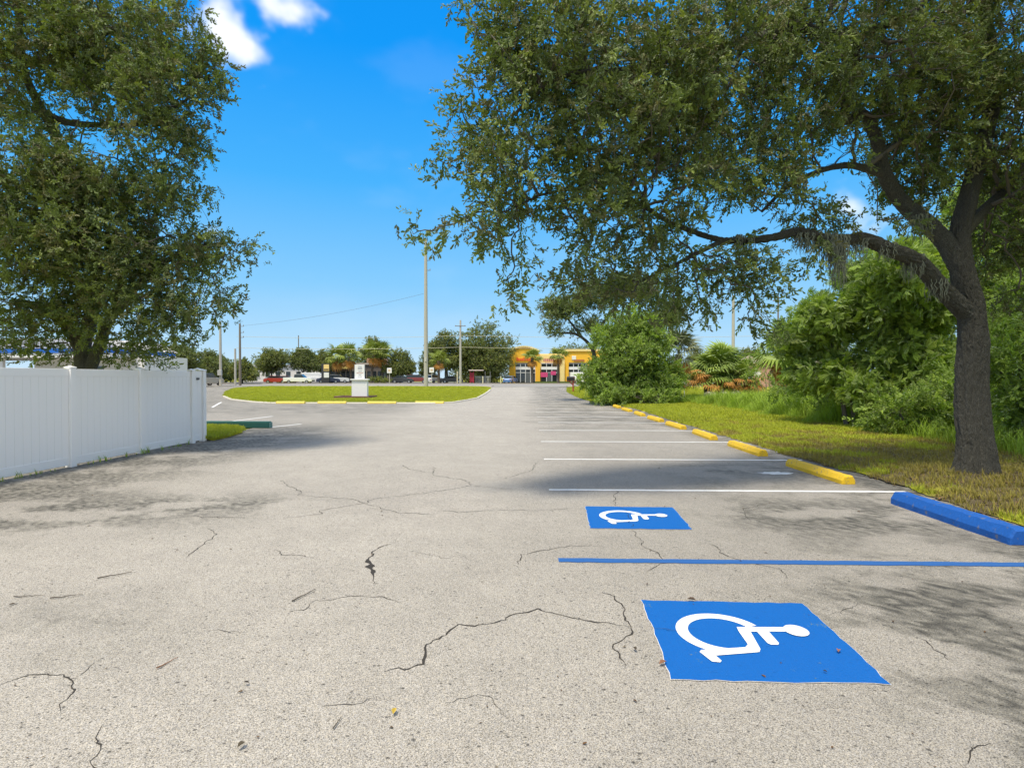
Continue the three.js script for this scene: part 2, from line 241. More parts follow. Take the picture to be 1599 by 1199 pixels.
// dirt-filled cracks, traced on the ground
const crackMat = std(0.035, 0.03, 0.025, 1);
const cracks = [
  [[322, 825], [342, 834], [325, 844], [300, 862], [290, 872]], [[287, 805], [310, 807], [350, 808], [390, 809]], [[437, 750], [450, 759], [470, 766], [467, 774], [505, 776], [552, 780], [570, 786]],
  [[440, 810], [500, 803], [502, 797], [542, 790], [570, 786], [582, 779], [640, 773], [700, 765], [737, 758], [727, 750], [675, 742], [678, 729]], [[570, 786], [607, 798], [635, 802], [680, 803]], [[737, 758], [800, 765]],
  [[610, 849], [582, 862], [575, 876], [580, 890], [582, 912]], [[620, 942], [595, 932], [555, 931], [492, 939], [470, 952], [450, 961]],
  [[985, 977], [908, 970], [836, 951], [790, 969], [715, 978], [677, 1002], [661, 1017], [659, 1034], [625, 1047], [600, 1049]], [[944, 923], [970, 943], [972, 959], [985, 977], [982, 987], [959, 1005], [964, 1028], [976, 1042]],
  [[1105, 847], [1138, 869], [1215, 889], [1238, 905]], [[964, 764], [959, 777], [965, 791]], [[989, 827], [1003, 851], [1031, 864], [1038, 877], [1010, 895]], [[806, 882], [816, 866], [893, 852], [939, 854]],
  [[1205, 784], [1162, 795], [1162, 807], [1172, 815]], [[680, 797], [720, 800], [780, 797], [836, 797], [890, 794]], [[0, 1068], [40, 1057], [100, 1055], [122, 1060], [102, 1085], [82, 1120]], [[122, 1060], [160, 1030]],
  [[152, 1135], [145, 1187], [165, 1205], [170, 1240]], [[505, 1102], [540, 1100], [582, 1090]], [[425, 859], [440, 866], [492, 870]], [[1425, 990], [1456, 1007], [1484, 1033]], [[1517, 1197], [1523, 1176], [1548, 1161]], [[625, 725], [640, 733], [668, 738]], [[985, 977], [1015, 980], [1050, 986], [1090, 984]], [[965, 791], [980, 800], [984, 812], [989, 827]], [[650, 860], [690, 872], [715, 868], [760, 880]], [[300, 990], [345, 982], [390, 988]], [[1290, 960], [1340, 945], [1400, 948]], [[700, 1100], [742, 1088], [770, 1092], [800, 1120]], [[785, 748], [830, 735], [838, 722]],
];
cracks.forEach((c, ci) => {
  const R = rng(900 + ci), pts = [];
  for (let k = 0; k + 1 < c.length; k++) { const a = P(...c[k]), b = P(...c[k + 1]), n = Math.max(3, Math.ceil(a.distanceTo(b) / 0.035)); for (let i = 0; i < n; i++) { const t = i / n, j = 0.02; pts.push([a.x + (b.x - a.x) * t + (R() - 0.5) * j + 0.03 * n2(pts.length * 0.13, ci), a.z + (b.z - a.z) * t + (R() - 0.5) * j + 0.03 * n2(pts.length * 0.13, ci + 50)]); } if (k === c.length - 2) pts.push([b.x, b.z]); }
  const L = [], Rr = [], onPaint = c[0][0] === 985 && c[1][0] === 1015 || c[0][0] === 965 && c[1][0] === 980, cy = onPaint ? 0.0145 : 0.0022, wide = onPaint ? 0.45 : c[0][0] < 1300 && [650, 300, 1290, 700].includes(c[0][0]) ? 0.5 : [6, 8, 9].includes(ci) ? 1.7 : 1;
  for (let i = 0; i < pts.length; i++) {
    const p = pts[Math.max(0, i - 1)], q = pts[Math.min(pts.length - 1, i + 1)], dx = q[0] - p[0], dz = q[1] - p[1], l = Math.hypot(dx, dz) || 1;
    const far = Math.hypot(pts[i][0], pts[i][1]);
    let w = 0.72 * wide * (0.0022 + 0.0045 * Math.max(0, 0.4 + n2(i * 0.21, ci * 7)) + 0.002 * R()) * (0.6 + 0.06 * far) * Math.min(1, (i + 1) / 5, (pts.length - i) / 5);
    if (ci === 6) { const t = i / pts.length; w += 0.035 * Math.exp(-(((t - 0.62) / 0.05) ** 2)) + 0.022 * Math.exp(-(((t - 0.5) / 0.03) ** 2)) + 0.02 * Math.exp(-(((t - 0.74) / 0.03) ** 2)); }
    L.push([pts[i][0] - dz / l * w, pts[i][1] + dx / l * w]); Rr.push([pts[i][0] + dz / l * w, pts[i][1] - dx / l * w]);
  }
  const pos = [], idx = []; for (let i = 0; i < L.length; i++) pos.push(L[i][0], cy, L[i][1], Rr[i][0], cy, Rr[i][1]);
  for (let i = 0; i + 1 < L.length; i++) { const a = i * 2; idx.push(a, a + 2, a + 1, a + 1, a + 2, a + 3); }
  const g = new THREE.BufferGeometry(); g.setAttribute('position', new THREE.Float32BufferAttribute(pos, 3)); g.setAttribute('uv', new THREE.Float32BufferAttribute(new Float32Array(pos.length / 3 * 2), 2)); g.setIndex(idx); g.computeVertexNormals();
  part('crack', g, crackMat, lot);
});
{ // the pale patch beside the first yellow stop
  const c = P(1212, 739), pts = []; for (let i = 0; i < 40; i++) { const a = i / 40 * Math.PI * 2, r = 1 + 0.35 * n2(Math.cos(a) * 1.5, Math.sin(a) * 1.5 + 4) + 0.2 * n2(i * 0.9, 2); pts.push([c.x + 0.27 * r * Math.cos(a), c.z + 0.14 * r * Math.sin(a)]); }
  part('pale_patch', sheet(pts, 0.004), new THREE.MeshStandardMaterial({ map: paintTex(0.7, 0.7, 0.68), bumpMap: aggBump, bumpScale: 0.004, roughness: 0.8 }), lot).userData.label = 'irregular whitish patch on the asphalt by a yellow wheel stop';
}

// ---------------------------------------------------------------- wheel stops
const stopGeo = (() => { const s = new THREE.Shape([[-0.075, 0], [-0.075, 0.045], [-0.045, 0.1], [0.045, 0.1], [0.075, 0.045], [0.075, 0]].map(([x, y]) => new THREE.Vector2(x, y))); const g = new THREE.ExtrudeGeometry(s, { depth: 1.77, bevelEnabled: true, bevelSize: 0.012, bevelThickness: 0.03, bevelSegments: 2, steps: 24 }); g.translate(0, 0.004, -0.885); const p = g.attributes.position; for (let i = 0; i < p.count; i++) { const x = p.getX(i), y = p.getY(i), z = p.getZ(i), d = 0.004 * n3(x * 12, y * 12, z * 5); p.setXYZ(i, x + d, y < 0.01 ? y : y + d, z); } g.computeVertexNormals(); return g; })();
const scuff = (r, g, b, seed) => new THREE.MeshStandardMaterial({ map: tex(256, 256, (i, j) => { const w = smooth(0.3, 0.55, fbm2(i * 0.03 + seed, j * 0.03, 5)), k = 0.92 + 0.16 * fbm2(i * 0.11, j * 0.11 + seed, 3); return [toS(r * k * (1 - w * 0.6) + 0.16 * w * 0.6), toS(g * k * (1 - w * 0.6) + 0.15 * w * 0.6), toS(b * k * (1 - w * 0.6) + 0.13 * w * 0.6)]; }, true), bumpMap: grain, bumpScale: 0.004, roughness: 0.75 });
const yellowStop = scuff(0.74, 0.47, 0.012, 3), blueStop = scuff(0.003, 0.095, 0.4, 8), greyStop = scuff(0.32, 0.3, 0.26, 14), paleYellow = scuff(0.8, 0.62, 0.12, 21);
function wheelStop(x, z, turn, mat, label, group, s = 1) { const t = thing('wheel_stop', label, 'wheel stop', V(x, hgt(z), z), turn, group); part('concrete_bar', stopGeo, mat, t).scale.set(s * 1.1, s, 1); for (const e of [-0.62, 0.62]) part('anchor_pin', cyl(0.012, 0.012, 0.006, 8, 0, 0.1, e), std(0.16, 0.09, 0.05, 0.7), t).scale.y = s; return t; }
wheelStop(4.87, -6.52, 0.0, blueStop, 'blue painted concrete wheel stop at the accessible stall', null, 1.35);
[-9.65, -12.72, -15.7, -18.7, -21.6, -24.6, -27.7, -30.7].forEach((z, i) => { const ord = ['first', 'second', 'third', 'fourth', 'fifth', 'sixth', 'seventh', 'eighth'][i]; wheelStop(4.93 - 0.012 * i, z, [0.02, 0, -0.03, 0.02, 0.03, -0.02, 0.02, 0][i], yellowStop, `yellow wheel stop along the grass verge, ${ord} after the blue one`, 'yellow wheel stops along the verge', 1.12); });
wheelStop(4.75, -36.0, Math.PI / 2 + 0.35, greyStop, 'bare grey wheel stop at the end of the verge row');
['between the white sign pillar and the side drive', 'before the brown bed of the sign pillar', 'past the white sign pillar towards the concrete pole', 'in front of the concrete utility pole'].forEach((w, i) => { const p = [[-15.1, -35.25], [-12.5, -35.4], [-9.3, -35.4], [-6.3, -35.6]][i]; wheelStop(p[0], p[1] + 0.35, Math.PI / 2 + [0, 0, 0, -0.05][i], paleYellow, `pale wheel stop on the island ${w}`, 'pale wheel stops along the island', 1.25); });
// green kerb at the grass patch, pale kerb along the island
{
  const t = thing('green_kerb', 'dark green painted timber kerb behind the white fence', 'kerb', V(-9.55, 0, -18.0), -0.03);
  part('beam', rbox(2.2, 0.2, 0.2, 0.02, 0, 0.1, 0), std(0.012, 0.09, 0.075, 0.7, { bumpMap: grain, bumpScale: 0.004 }), t);
  part('end_plate', rbox(0.03, 0.17, 0.17, 0.008, 1.112, 0.1, 0), std(0.1, 0.22, 0.2, 0.6), t);
  part('top_cap', rbox(2.16, 0.02, 0.16, 0.006, 0, 0.208, 0), std(0.02, 0.12, 0.1, 0.7), t);
}
{
  const pts = []; for (const z of span(-46, -35.3, 0.5)) pts.push([islandL(z) - 0.05, z]); for (const x of span(-16, -6, 0.8)) pts.push([x, -35.12]); for (const z of span(-35.4, -60, 0.8)) pts.push([islandR(z) + 0.05, z]);
  const pos = [], idx = [];
  pts.forEach(([x, z], i) => { const p = pts[Math.max(0, i - 1)], q = pts[Math.min(pts.length - 1, i + 1)], l = Math.hypot(q[0] - p[0], q[1] - p[1]), nx = -(q[1] - p[1]) / l * 0.09, nz = (q[0] - p[0]) / l * 0.09, y = hgt(z); pos.push(x + nx, y, z + nz, x + nx, y + 0.075, z + nz, x - nx, y + 0.075, z - nz, x - nx, y, z - nz); });
  for (let i = 0; i + 1 < pts.length; i++) for (let k = 0; k < 3; k++) { const a = i * 4 + k; idx.push(a, a + 4, a + 1, a + 1, a + 4, a + 5); }
  const g = new THREE.BufferGeometry(); g.setAttribute('position', new THREE.Float32BufferAttribute(pos, 3)); g.setAttribute('uv', new THREE.Float32BufferAttribute(new Float32Array(pos.length / 3 * 2), 2)); g.setIndex(idx); g.computeVertexNormals();
  structure('island_kerb', g.toNonIndexed(), std(0.5, 0.47, 0.4, 0.9));
}

// ---------------------------------------------------------------- white vinyl fence
{
  const vinyl = std(0.9, 0.875, 0.83, 0.42, { bumpMap: grain, bumpScale: 0.0015 }), grey = std(0.08, 0.08, 0.08, 0.6);
  const t = thing('vinyl_fence', 'white vinyl privacy fence with capped posts beside the lot', 'fence', V(-8.46, 0, 0));
  const postG = rbox(0.127, 1.82, 0.127, 0.008, 0, 0.91, 0), capG = merge([rbox(0.142, 0.026, 0.142, 0.006, 0, 1.833, 0), new THREE.ConeGeometry(0.095, 0.026, 4).rotateY(Math.PI / 4).translate(0, 1.859, 0)]);
  const posts = [-14.2, -13.72, -11.87, -10.03, -8.2, -6.37, -4.54, -2.71, -0.88, 0.95, 2.78];
  posts.forEach((z) => { const p = part('post', postG, vinyl, t, [0, 0, z]); part('post_cap', capG, vinyl, p); });
  const second = part('post', postG, vinyl, t, [-0.2, 0.03, -14.32]); part('post_cap', capG, vinyl, second);
  for (let k = 0; k + 1 < posts.length; k++) {
    const a = posts[k] + 0.0655, b = posts[k + 1] - 0.0655, L = b - a, m = (a + b) / 2;
    part('top_rail', rbox(0.05, 0.14, L, 0.006, 0, 1.74, m), vinyl, t);
    part('bottom_rail', rbox(0.05, 0.15, L, 0.006, 0, 0.115, m), vinyl, t);
    const n = Math.max(2, Math.round(L / 0.155)), w = L / n;
    for (let i = 0; i < n; i++) part('plank', rbox(0.03, 1.5, w - 0.003, 0.0025, 0.004, 0.93, a + w * (i + 0.5)), vinyl, t);
  }
  part('latch', merge([rbox(0.012, 0.05, 0.12, 0.004, 0.031, 1.62, -13.95), rbox(0.02, 0.02, 0.05, 0.004, 0.04, 1.6, -13.92)]), grey, t);
}

// ---------------------------------------------------------------- foliage kit
function leafGeo(len, wid, fold = 0.25) { const hx = wid / 2, y = fold * hx; return { pos: [[0, 0, 0], [-hx * 0.8, y, len * 0.35], [-hx, y, len * 0.68], [0, -0.06 * len, len], [hx, y, len * 0.68], [hx * 0.8, y, len * 0.35]], tri: [[0, 1, 3], [1, 2, 3], [0, 3, 5], [5, 3, 4]] }; }
function spray(n, reach, len, wid, seed, spread = 1.0, twig = true) {   // leaves set along a short twig that points to +z
  const R = rng(seed), pos = [], m = new THREE.Matrix4(), e = new THREE.Euler(), v = V(0, 0, 0);
  const L = leafGeo(len, wid);
  for (let k = 0; k < n; k++) {
    const t = (k + 0.6) / n, side = k % 2 ? 1 : -1, s = 0.7 + 0.5 * R();
    e.set((R() - 0.5) * 1.3 * spread, side * (0.3 + 0.9 * (1 - t * 0.7) * R()) * spread, (R() - 0.5) * 2.2, 'YXZ');
    m.makeRotationFromEuler(e); m.scale(V(s, s, s)); m.setPosition((R() - 0.5) * 0.03, (R() - 0.5) * 0.03, reach * t * 0.9);
    for (const tri of L.tri) for (const i of tri) { v.set(...L.pos[i]).applyMatrix4(m); pos.push(v.x, v.y, v.z); }
  }
  if (twig) for (const [ax, ay] of [[0.003, 0], [0, 0.003]]) { pos.push(-ax, -ay, 0, ax, ay, 0, 0, 0, reach); }
  const g = new THREE.BufferGeometry(); g.setAttribute('position', new THREE.Float32BufferAttribute(pos, 3)); g.setAttribute('uv', new THREE.Float32BufferAttribute(new Float32Array(pos.length / 3 * 2), 2)); g.computeVertexNormals(); return g;
}
const leafMat = (rough = 0.62, trans = 0.28) => new THREE.MeshPhysicalMaterial({ color: 0xffffff, roughness: rough, transmission: trans, thickness: 0, clearcoat: 0.1, clearcoatRoughness: 0.45, side: THREE.DoubleSide });
const oakLeaf = leafMat(0.82, 0.46), softLeaf = leafMat(0.92, 0.55);
const UP_Y = V(0, 1, 0), ZAX = V(0, 0, 1);
function ellipsoidPoints(blobs, perM3, R, hollow = 0.35) {
  const out = [];
  for (const b of blobs) { const [c, rx, ry, rz, dens = 1] = b, n = Math.max(4, Math.round(4.19 * rx * ry * rz * perM3 * dens)); for (let i = 0; i < n; i++) { let x, y, z, r; do { x = R() * 2 - 1; y = R() * 2 - 1; z = R() * 2 - 1; r = x * x + y * y + z * z; } while (r > 1 || (r < hollow * hollow && R() < 0.6)); out.push(V(c.x + x * rx, c.y + y * ry, c.z + z * rz)); } }
  return out;
}
function tubeInto(pos, nor, uv, idx, pts, radii, sides, rough = 0, relief = 0) {
  const base0 = pos.length / 3; let along = 0; const f = V(0, 0, 0), s = V(0, 0, 0), u = V(0, 0, 0);
  for (let i = 0; i < pts.length; i++) {
    f.copy(pts[Math.min(pts.length - 1, i + 1)]).sub(pts[Math.max(0, i - 1)]).normalize();
    s.set(1, 0.01, 0.3).cross(f); if (s.lengthSq() < 0.05) s.set(0, 1, 0.2).cross(f); s.normalize(); u.copy(f).cross(s);
    if (i) along += pts[i].distanceTo(pts[i - 1]);
    for (let k = 0; k <= sides; k++) {
      const a = (k % sides) / sides * Math.PI * 2, nx = s.x * Math.cos(a) + u.x * Math.sin(a), ny = s.y * Math.cos(a) + u.y * Math.sin(a), nz = s.z * Math.cos(a) + u.z * Math.sin(a);
      let r = radii[i] * (1 + rough * (fbm3(pts[i].x * 1.5 + nx * 1.6, pts[i].y * 1.2 + ny, pts[i].z * 1.5 + nz * 1.6, 3)));
      if (relief) { const R0 = radii[i], cx = Math.cos(a) * R0, cz = Math.sin(a) * R0, wv = 0.25 * n3(cx * 6, cz * 6, along * 3), g1 = Math.abs(n3(cx * 17 + wv, cz * 17, along * 4.2 + wv)), g2 = Math.abs(n3(cx * 30 + 9, cz * 30, along * 9 + wv * 2)), g3 = Math.abs(n3(cx * 10, cz * 10, along * 15 + 4)); r += relief * (Math.min(1, g1 * 3.2) * 0.6 + Math.min(1, g2 * 2.6) * 0.3 + Math.min(1, g3 * 4) * 0.25 - 0.7); }
      pos.push(pts[i].x + nx * r, pts[i].y + ny * r, pts[i].z + nz * r); nor.push(nx, ny, nz); uv.push(k / sides * Math.max(1, Math.round(4 * Math.PI * radii[0])), along * 2);
    }
  }
  for (let i = 0; i + 1 < pts.length; i++) for (let k = 0; k < sides; k++) { const a = base0 + i * (sides + 1) + k, b = a + sides + 1; idx.push(a, a + 1, b, a + 1, b + 1, b); }
}
function geoFrom(pos, nor, uv, idx, fresh) { const g = new THREE.BufferGeometry(); g.setAttribute('position', new THREE.Float32BufferAttribute(pos, 3)); g.setAttribute('normal', new THREE.Float32BufferAttribute(nor, 3)); g.setAttribute('uv', new THREE.Float32BufferAttribute(uv, 2)); g.setIndex(idx); if (fresh) g.computeVertexNormals(); return g; }
const curve = (pts, n) => new THREE.CatmullRomCurve3(pts, false, 'centripetal').getPoints(n);
// A tree: limbs given as [points, radius at foot, radius at tip]; crown points hang on by the cheapest path to the limbs.
function makeTree(o) {
  const R = rng(o.seed), t = thing(o.name, o.label, o.category || 'tree', o.base, 0, o.group), B = o.base;
  const nodes = [];
  const pos = [], nor = [], uv = [], idx = [];
  for (const [pts, r0, r1, sides = 9] of o.limbs) {
    const n = Math.max(6, Math.round(curve(pts, 20).reduce((a, p, i, s) => a + (i ? p.distanceTo(s[i - 1]) : 0), 0) / (sides > 40 ? 0.022 : o.limbStep || 0.22))), c = curve(pts, n);
    const rr = c.map((_, i) => { const q = i / n; return r0 + (r1 - r0) * Math.pow(q, 0.8); });
    if (o.flare && c[0].distanceTo(B) < 0.5) rr.forEach((r, i) => { rr[i] = r * (1 + 0.32 * Math.exp(-(c[i].y - B.y) / 0.16)); });
    tubeInto(pos, nor, uv, idx, c.map((p) => p.clone().sub(B)), rr, sides, o.limbRough ?? 0.16, sides > 40 ? 0.024 : 0);
    c.forEach((p, i) => { if (sides > 40 && i % 10) return; if (i > 1 && p.y - B.y > (o.bare ?? 1.5)) nodes.push({ p, par: -1, len: 0.0 + i * 0.05, cnt: 0 }); });
    if (!nodes.length) nodes.push({ p: c[c.length - 1], par: -1, len: 0, cnt: 0 });
  }
  part(o.shrub ? 'stems' : 'trunk', geoFrom(pos, nor, uv, idx, true), o.bark || oakBark, t);
  const pts = ellipsoidPoints(o.blobs, o.density, R, o.hollow), n = pts.length, cost = new Float64Array(n).fill(1e9), best = new Int32Array(n), done = new Uint8Array(n), bf = o.bf ?? 0.35;
  const relax = (k) => { const q = nodes[k]; for (let i = 0; i < n; i++) if (!done[i]) { const p = pts[i], dx = p.x - q.p.x, dy = p.y - q.p.y, dz = p.z - q.p.z, d = Math.sqrt(dx * dx + dy * dy + dz * dz), c = d + bf * q.len; if (c < cost[i]) { cost[i] = c; best[i] = k; } } };
  const first = nodes.length; for (let k = 0; k < first; k++) relax(k);
  for (let s = 0; s < n; s++) { let m = -1, mc = 1e10; for (let i = 0; i < n; i++) if (!done[i] && cost[i] < mc) { mc = cost[i]; m = i; } done[m] = 1; const q = nodes[best[m]]; nodes.push({ p: pts[m], par: best[m], len: q.len + pts[m].distanceTo(q.p), cnt: 1 }); relax(nodes.length - 1); }
  for (let k = nodes.length - 1; k >= first; k--) if (nodes[k].par >= 0) nodes[nodes[k].par].cnt += nodes[k].cnt;
  const bp = [], bn = [], bu = [], bi = [], tip = o.tip || 0.004;
  for (let k = first; k < nodes.length; k++) {
    const q = nodes[k], a = nodes[q.par].p, b = q.p, d = a.distanceTo(b), r1 = Math.min(0.07, tip * Math.pow(q.cnt, 0.42)), r0 = Math.min(0.08, r1 * 1.25);
    const mid = a.clone().lerp(b, 0.5).add(V((R() - 0.5) * 0.25 * d, (R() - 0.3) * 0.18 * d, (R() - 0.5) * 0.25 * d));
    tubeInto(bp, bn, bu, bi, [a, mid, b].map((p) => p.clone().sub(B)), [r0, (r0 + r1) / 2, r1], 4);
  }
  part('branches', geoFrom(bp, bn, bu, bi), o.twigMat || twigBark, t);
  const per = o.per, places = [];
  const Q = new THREE.Quaternion(), dir = V(0, 0, 0), M = new THREE.Matrix4();
  for (let k = first; k < nodes.length; k++) {
    const q = nodes[k], a = nodes[q.par].p; if (q.cnt > (o.maxCnt || 14)) continue;
    const gate = o.gaps ? smooth(-0.42, 0.12, n3(q.p.x * 0.95, q.p.y * 1.2, q.p.z * 0.95) + 0.6 * n3(q.p.x * 2.3, q.p.y * 2.6, q.p.z * 2.3)) * o.gaps + 1 - o.gaps : 1, pk = per * (q.p.x < (o.fullLeft ?? -99) ? Math.max(0.6, gate) : gate), m = Math.floor(pk) + (R() < pk % 1 ? 1 : 0);
    for (let j = 0; j < m; j++) {
      const w = q.p.clone().lerp(a, R() * 0.6).add(V((R() - 0.5), (R() - 0.5), (R() - 0.5)).multiplyScalar(2 * o.scatter));
      dir.copy(q.p).sub(a).normalize().multiplyScalar(0.7).add(V(R() - 0.5, R() - 0.5, R() - 0.5).multiplyScalar(1.9)); dir.y += o.droop ?? -0.15; dir.normalize();
      Q.setFromUnitVectors(ZAX, dir).multiply(new THREE.Quaternion().setFromAxisAngle(ZAX, R() * 6.28));
      const s = (o.size || 1) * (0.75 + 0.5 * R()); M.compose(w.sub(B), Q, V(s, s, s)); places.push(M.clone());
    }
  }
  const geos = o.sprays;
  geos.forEach((g, gi) => {
    const mine = places.filter((_, i) => i % geos.length === gi), im = new THREE.InstancedMesh(g, o.leafMat, mine.length), c = new THREE.Color();
    mine.forEach((m, i) => { im.setMatrixAt(i, m); const v = 0.75 + 0.5 * R(), col = o.colors[Math.floor(R() * o.colors.length)]; c.setRGB(col[0] * v, col[1] * v, col[2] * v); im.setColorAt(i, c); });
    im.name = 'crown'; im.userData.kind = 'stuff'; im.castShadow = im.receiveShadow = true; t.add(im);
  });
  t.userData.count = undefined; delete t.userData.count;
  stats.push([t.name, n, places.length]);
  return t;
}
const stats = [];
const oakSprays = [spray(15, 0.2, 0.062, 0.026, 41), spray(13, 0.18, 0.058, 0.025, 42, 1.2)];
const bigSprays = [spray(12, 0.5, 0.2, 0.085, 43, 1.2), spray(10, 0.45, 0.18, 0.08, 44, 1.3)];       // for trees far away
const featherSprays = (() => { const one = (seed) => { const R = rng(seed), gs = []; for (let k = 0; k < 5; k++) { const pos = []; for (let i = 0; i < 9; i++) for (const s of [-1, 1]) { const z = 0.03 + i * 0.026, w = 0.055 * Math.sin(Math.PI * (i + 1.5) / 11); pos.push(0, 0, z, s * w, -0.012, z + 0.012, s * w * 0.5, 0.002, z + 0.03, 0, 0, z, s * w, -0.012, z + 0.012, s * w * 0.5, -0.006, z - 0.004); } const g = new THREE.BufferGeometry(); g.setAttribute('position', new THREE.Float32BufferAttribute(pos, 3)); g.rotateX(0.4 * R()).rotateZ((R() - 0.5) * 1.4).rotateY((k - 2) * 0.5 + (R() - 0.5) * 0.3); g.translate(0, 0, 0.03 * k); gs.push(g); } const m = mergeGeometries(gs); m.setAttribute('uv', new THREE.Float32BufferAttribute(new Float32Array(m.attributes.position.count * 2), 2)); m.computeVertexNormals(); return m; }; return [one(51), one(52)]; })();
const oakCols = [[0.13, 0.185, 0.018], [0.165, 0.225, 0.022], [0.1, 0.145, 0.018], [0.23, 0.29, 0.03], [0.17, 0.17, 0.04], [0.145, 0.205, 0.022]];

// ---------------------------------------------------------------- right-hand live oak
{
  const b = V(7.02, 0.1, -8.95), W = (px, py, D) => U(px, py, D);
  const trunk = [V(7.02, -0.02, -8.95), V(7.05, 0.5, -8.97), W(1518, 620, 8.95), W(1520, 540, 9), W(1517, 480, 9), W(1503, 420, 9), W(1500, 365, 9.05), W(1515, 300, 9.1), W(1535, 230, 9.2), W(1555, 130, 9.4), W(1540, 20, 9.5), W(1530, -120, 9.6)];
  const limbs = [
    [trunk, 0.27, 0.06, 150],
    [[W(1512, 490, 9), W(1475, 455, 8.9), W(1432, 408, 8.7), W(1385, 388, 8.55), W(1345, 372, 8.4), W(1300, 378, 8.3), W(1250, 362, 8.2), W(1200, 372, 8.1), W(1130, 375, 8.0), W(1050, 350, 7.8)], 0.145, 0.025, 80],
    [[W(1503, 420, 9), W(1470, 370, 9.1), W(1430, 335, 9.2), W(1400, 305, 9.2), W(1378, 262, 9.1), W(1372, 225, 9), W(1350, 180, 8.9), W(1320, 185, 8.7), W(1335, 110, 8.5), W(1345, 55, 8.3), W(1410, 30, 8.2), W(1480, -30, 8)], 0.15, 0.03, 60],
    [[W(1378, 270, 9.1), W(1320, 258, 8.9), W(1240, 285, 8.6), W(1190, 330, 8.3)], 0.07, 0.02, 8],
    [[W(1343, 62, 8.3), W(1295, 58, 8.1), W(1240, 38, 7.9), W(1180, 60, 7.7), W(1100, 78, 7.5), W(1040, 95, 7.3), W(960, 110, 7.1), W(880, 118, 6.9), W(800, 180, 6.8)], 0.09, 0.015, 9],
    [[W(1500, 365, 9.05), W(1535, 330, 9.3), W(1575, 290, 9.6), W(1640, 200, 10)], 0.13, 0.03, 10],
    [[W(1130, 375, 8.0), W(1060, 410, 7.8), W(1000, 440, 7.8)], 0.04, 0.012, 7],
    [[W(1050, 350, 7.8), W(960, 300, 7.5), W(860, 300, 7.2), W(790, 330, 7.1)], 0.035, 0.01, 7],
  ];
  const B = (px, py, D, rx, ry, rz, d) => [U(px, py, D), rx, ry, rz ?? rx, d];
  const blobs = [
    B(790, 40, 6.9, .5, .45, .7), B(870, 70, 7, .8, .6, 1), B(790, 150, 6.9, .6, .5, .8), B(750, 215, 6.8, .38, .3, .5), B(800, 270, 7, .65, .55, .8), B(770, 350, 7, .45, .35, .5), B(815, 420, 7, .24, .28, .35), B(795, 462, 7, .1, .1, .15), B(648, 358, 7, .14, .08, .12, 3), B(690, 362, 7, .18, .07, .12, 3), B(685, 245, 6.9, .1, .22, .15, 2.5), B(705, 150, 6.9, .18, .16, .2, 2), B(740, 20, 6.9, .2, .2, .3, 1.5),
    B(950, 200, 7.3, .9, .9, 1.1), B(930, 330, 7.4, .6, .65, .8), B(900, 430, 7.5, .33, .3, .5), B(980, 60, 7.3, .9, .7, 1.1), B(1050, 160, 7.7, .9, .9, 1.1), B(1040, 300, 7.8, .8, .8, 1), B(990, 420, 7.9, .6, .5, .7), B(1050, 490, 8, .3, .24, .4), B(1090, 440, 8, .55, .45, .7), B(955, 470, 7.9, .3, .25, .4),
    B(1130, 80, 8, 1, .8, 1.2), B(1160, 240, 8.2, .9, .8, 1), B(1160, 420, 8.2, .6, .4, .7), B(1195, 500, 8.2, .25, .5, .4), B(1260, 130, 8.4, .9, .9, 1.2), B(1290, 20, 8.3, 1, .6, 1.2), B(1250, 340, 8.6, .6, .3, .6), B(1300, 230, 8.8, .5, .4, .7), B(1390, 110, 8.8, .9, .9, 1.3), B(1440, 230, 9.3, .7, .8, 1), B(1500, 60, 9, 1, .9, 1.3), B(1560, 200, 9.2, .9, 1, 1.3), B(1590, 340, 9.6, .8, .8, 1.2), B(1570, 440, 10.2, .7, .6, .8, .6), B(1430, 300, 9.6, .5, .4, .6), B(1330, 350, 8.5, .45, .16, .4), B(1400, 345, 8.7, .4, .2, .4), B(1260, 400, 8.3, .35, .2, .35), B(1450, 150, 8.6, .7, .6, .8),
    [V(6, 8.6, -8), 3.6, 1.2, 3.2, .16], [V(9.5, 6.5, -9.5), 2.6, 2.2, 3, .2], [V(9, 5.2, -5.5), 1.8, 1.6, 1.8, .2],
  ];
  const t = makeTree({ name: 'live_oak', label: 'large live oak with leaning furrowed trunk on the grass verge', base: b, limbs, blobs, density: 64, bf: 0.3, per: 7.4, fullLeft: 0.6, gaps: 0.95, scatter: 0.19, sprays: oakSprays, leafMat: oakLeaf, colors: oakCols, seed: 101, flare: true, droop: -0.3, hollow: 0.3, bare: 2.4, tip: 0.0035 });
  // Spanish moss
  const mossMat = std(0.17, 0.18, 0.13, 1, { side: THREE.DoubleSide });
  const R = rng(333);
  for (const [px, py, D, len, n] of [[1308, 372, 8.3, 0.85, 80], [1290, 370, 8.3, 0.55, 50], [1335, 378, 8.4, 0.4, 30], [1425, 402, 8.7, 0.45, 46], [1440, 340, 9, 0.5, 30], [1160, 372, 8.05, 0.4, 34], [1255, 370, 8.2, 0.35, 30], [1245, 285, 8.6, 0.5, 24], [1120, 80, 7.6, 0.4, 24], [1462, 440, 8.8, 0.4, 26], [1385, 384, 8.5, .3, 30], [1130, 200, 7.9, .4, 20]]) {
    const c = U(px, py, D).sub(b), pos = [], nor = [], uv = [], idx = [];
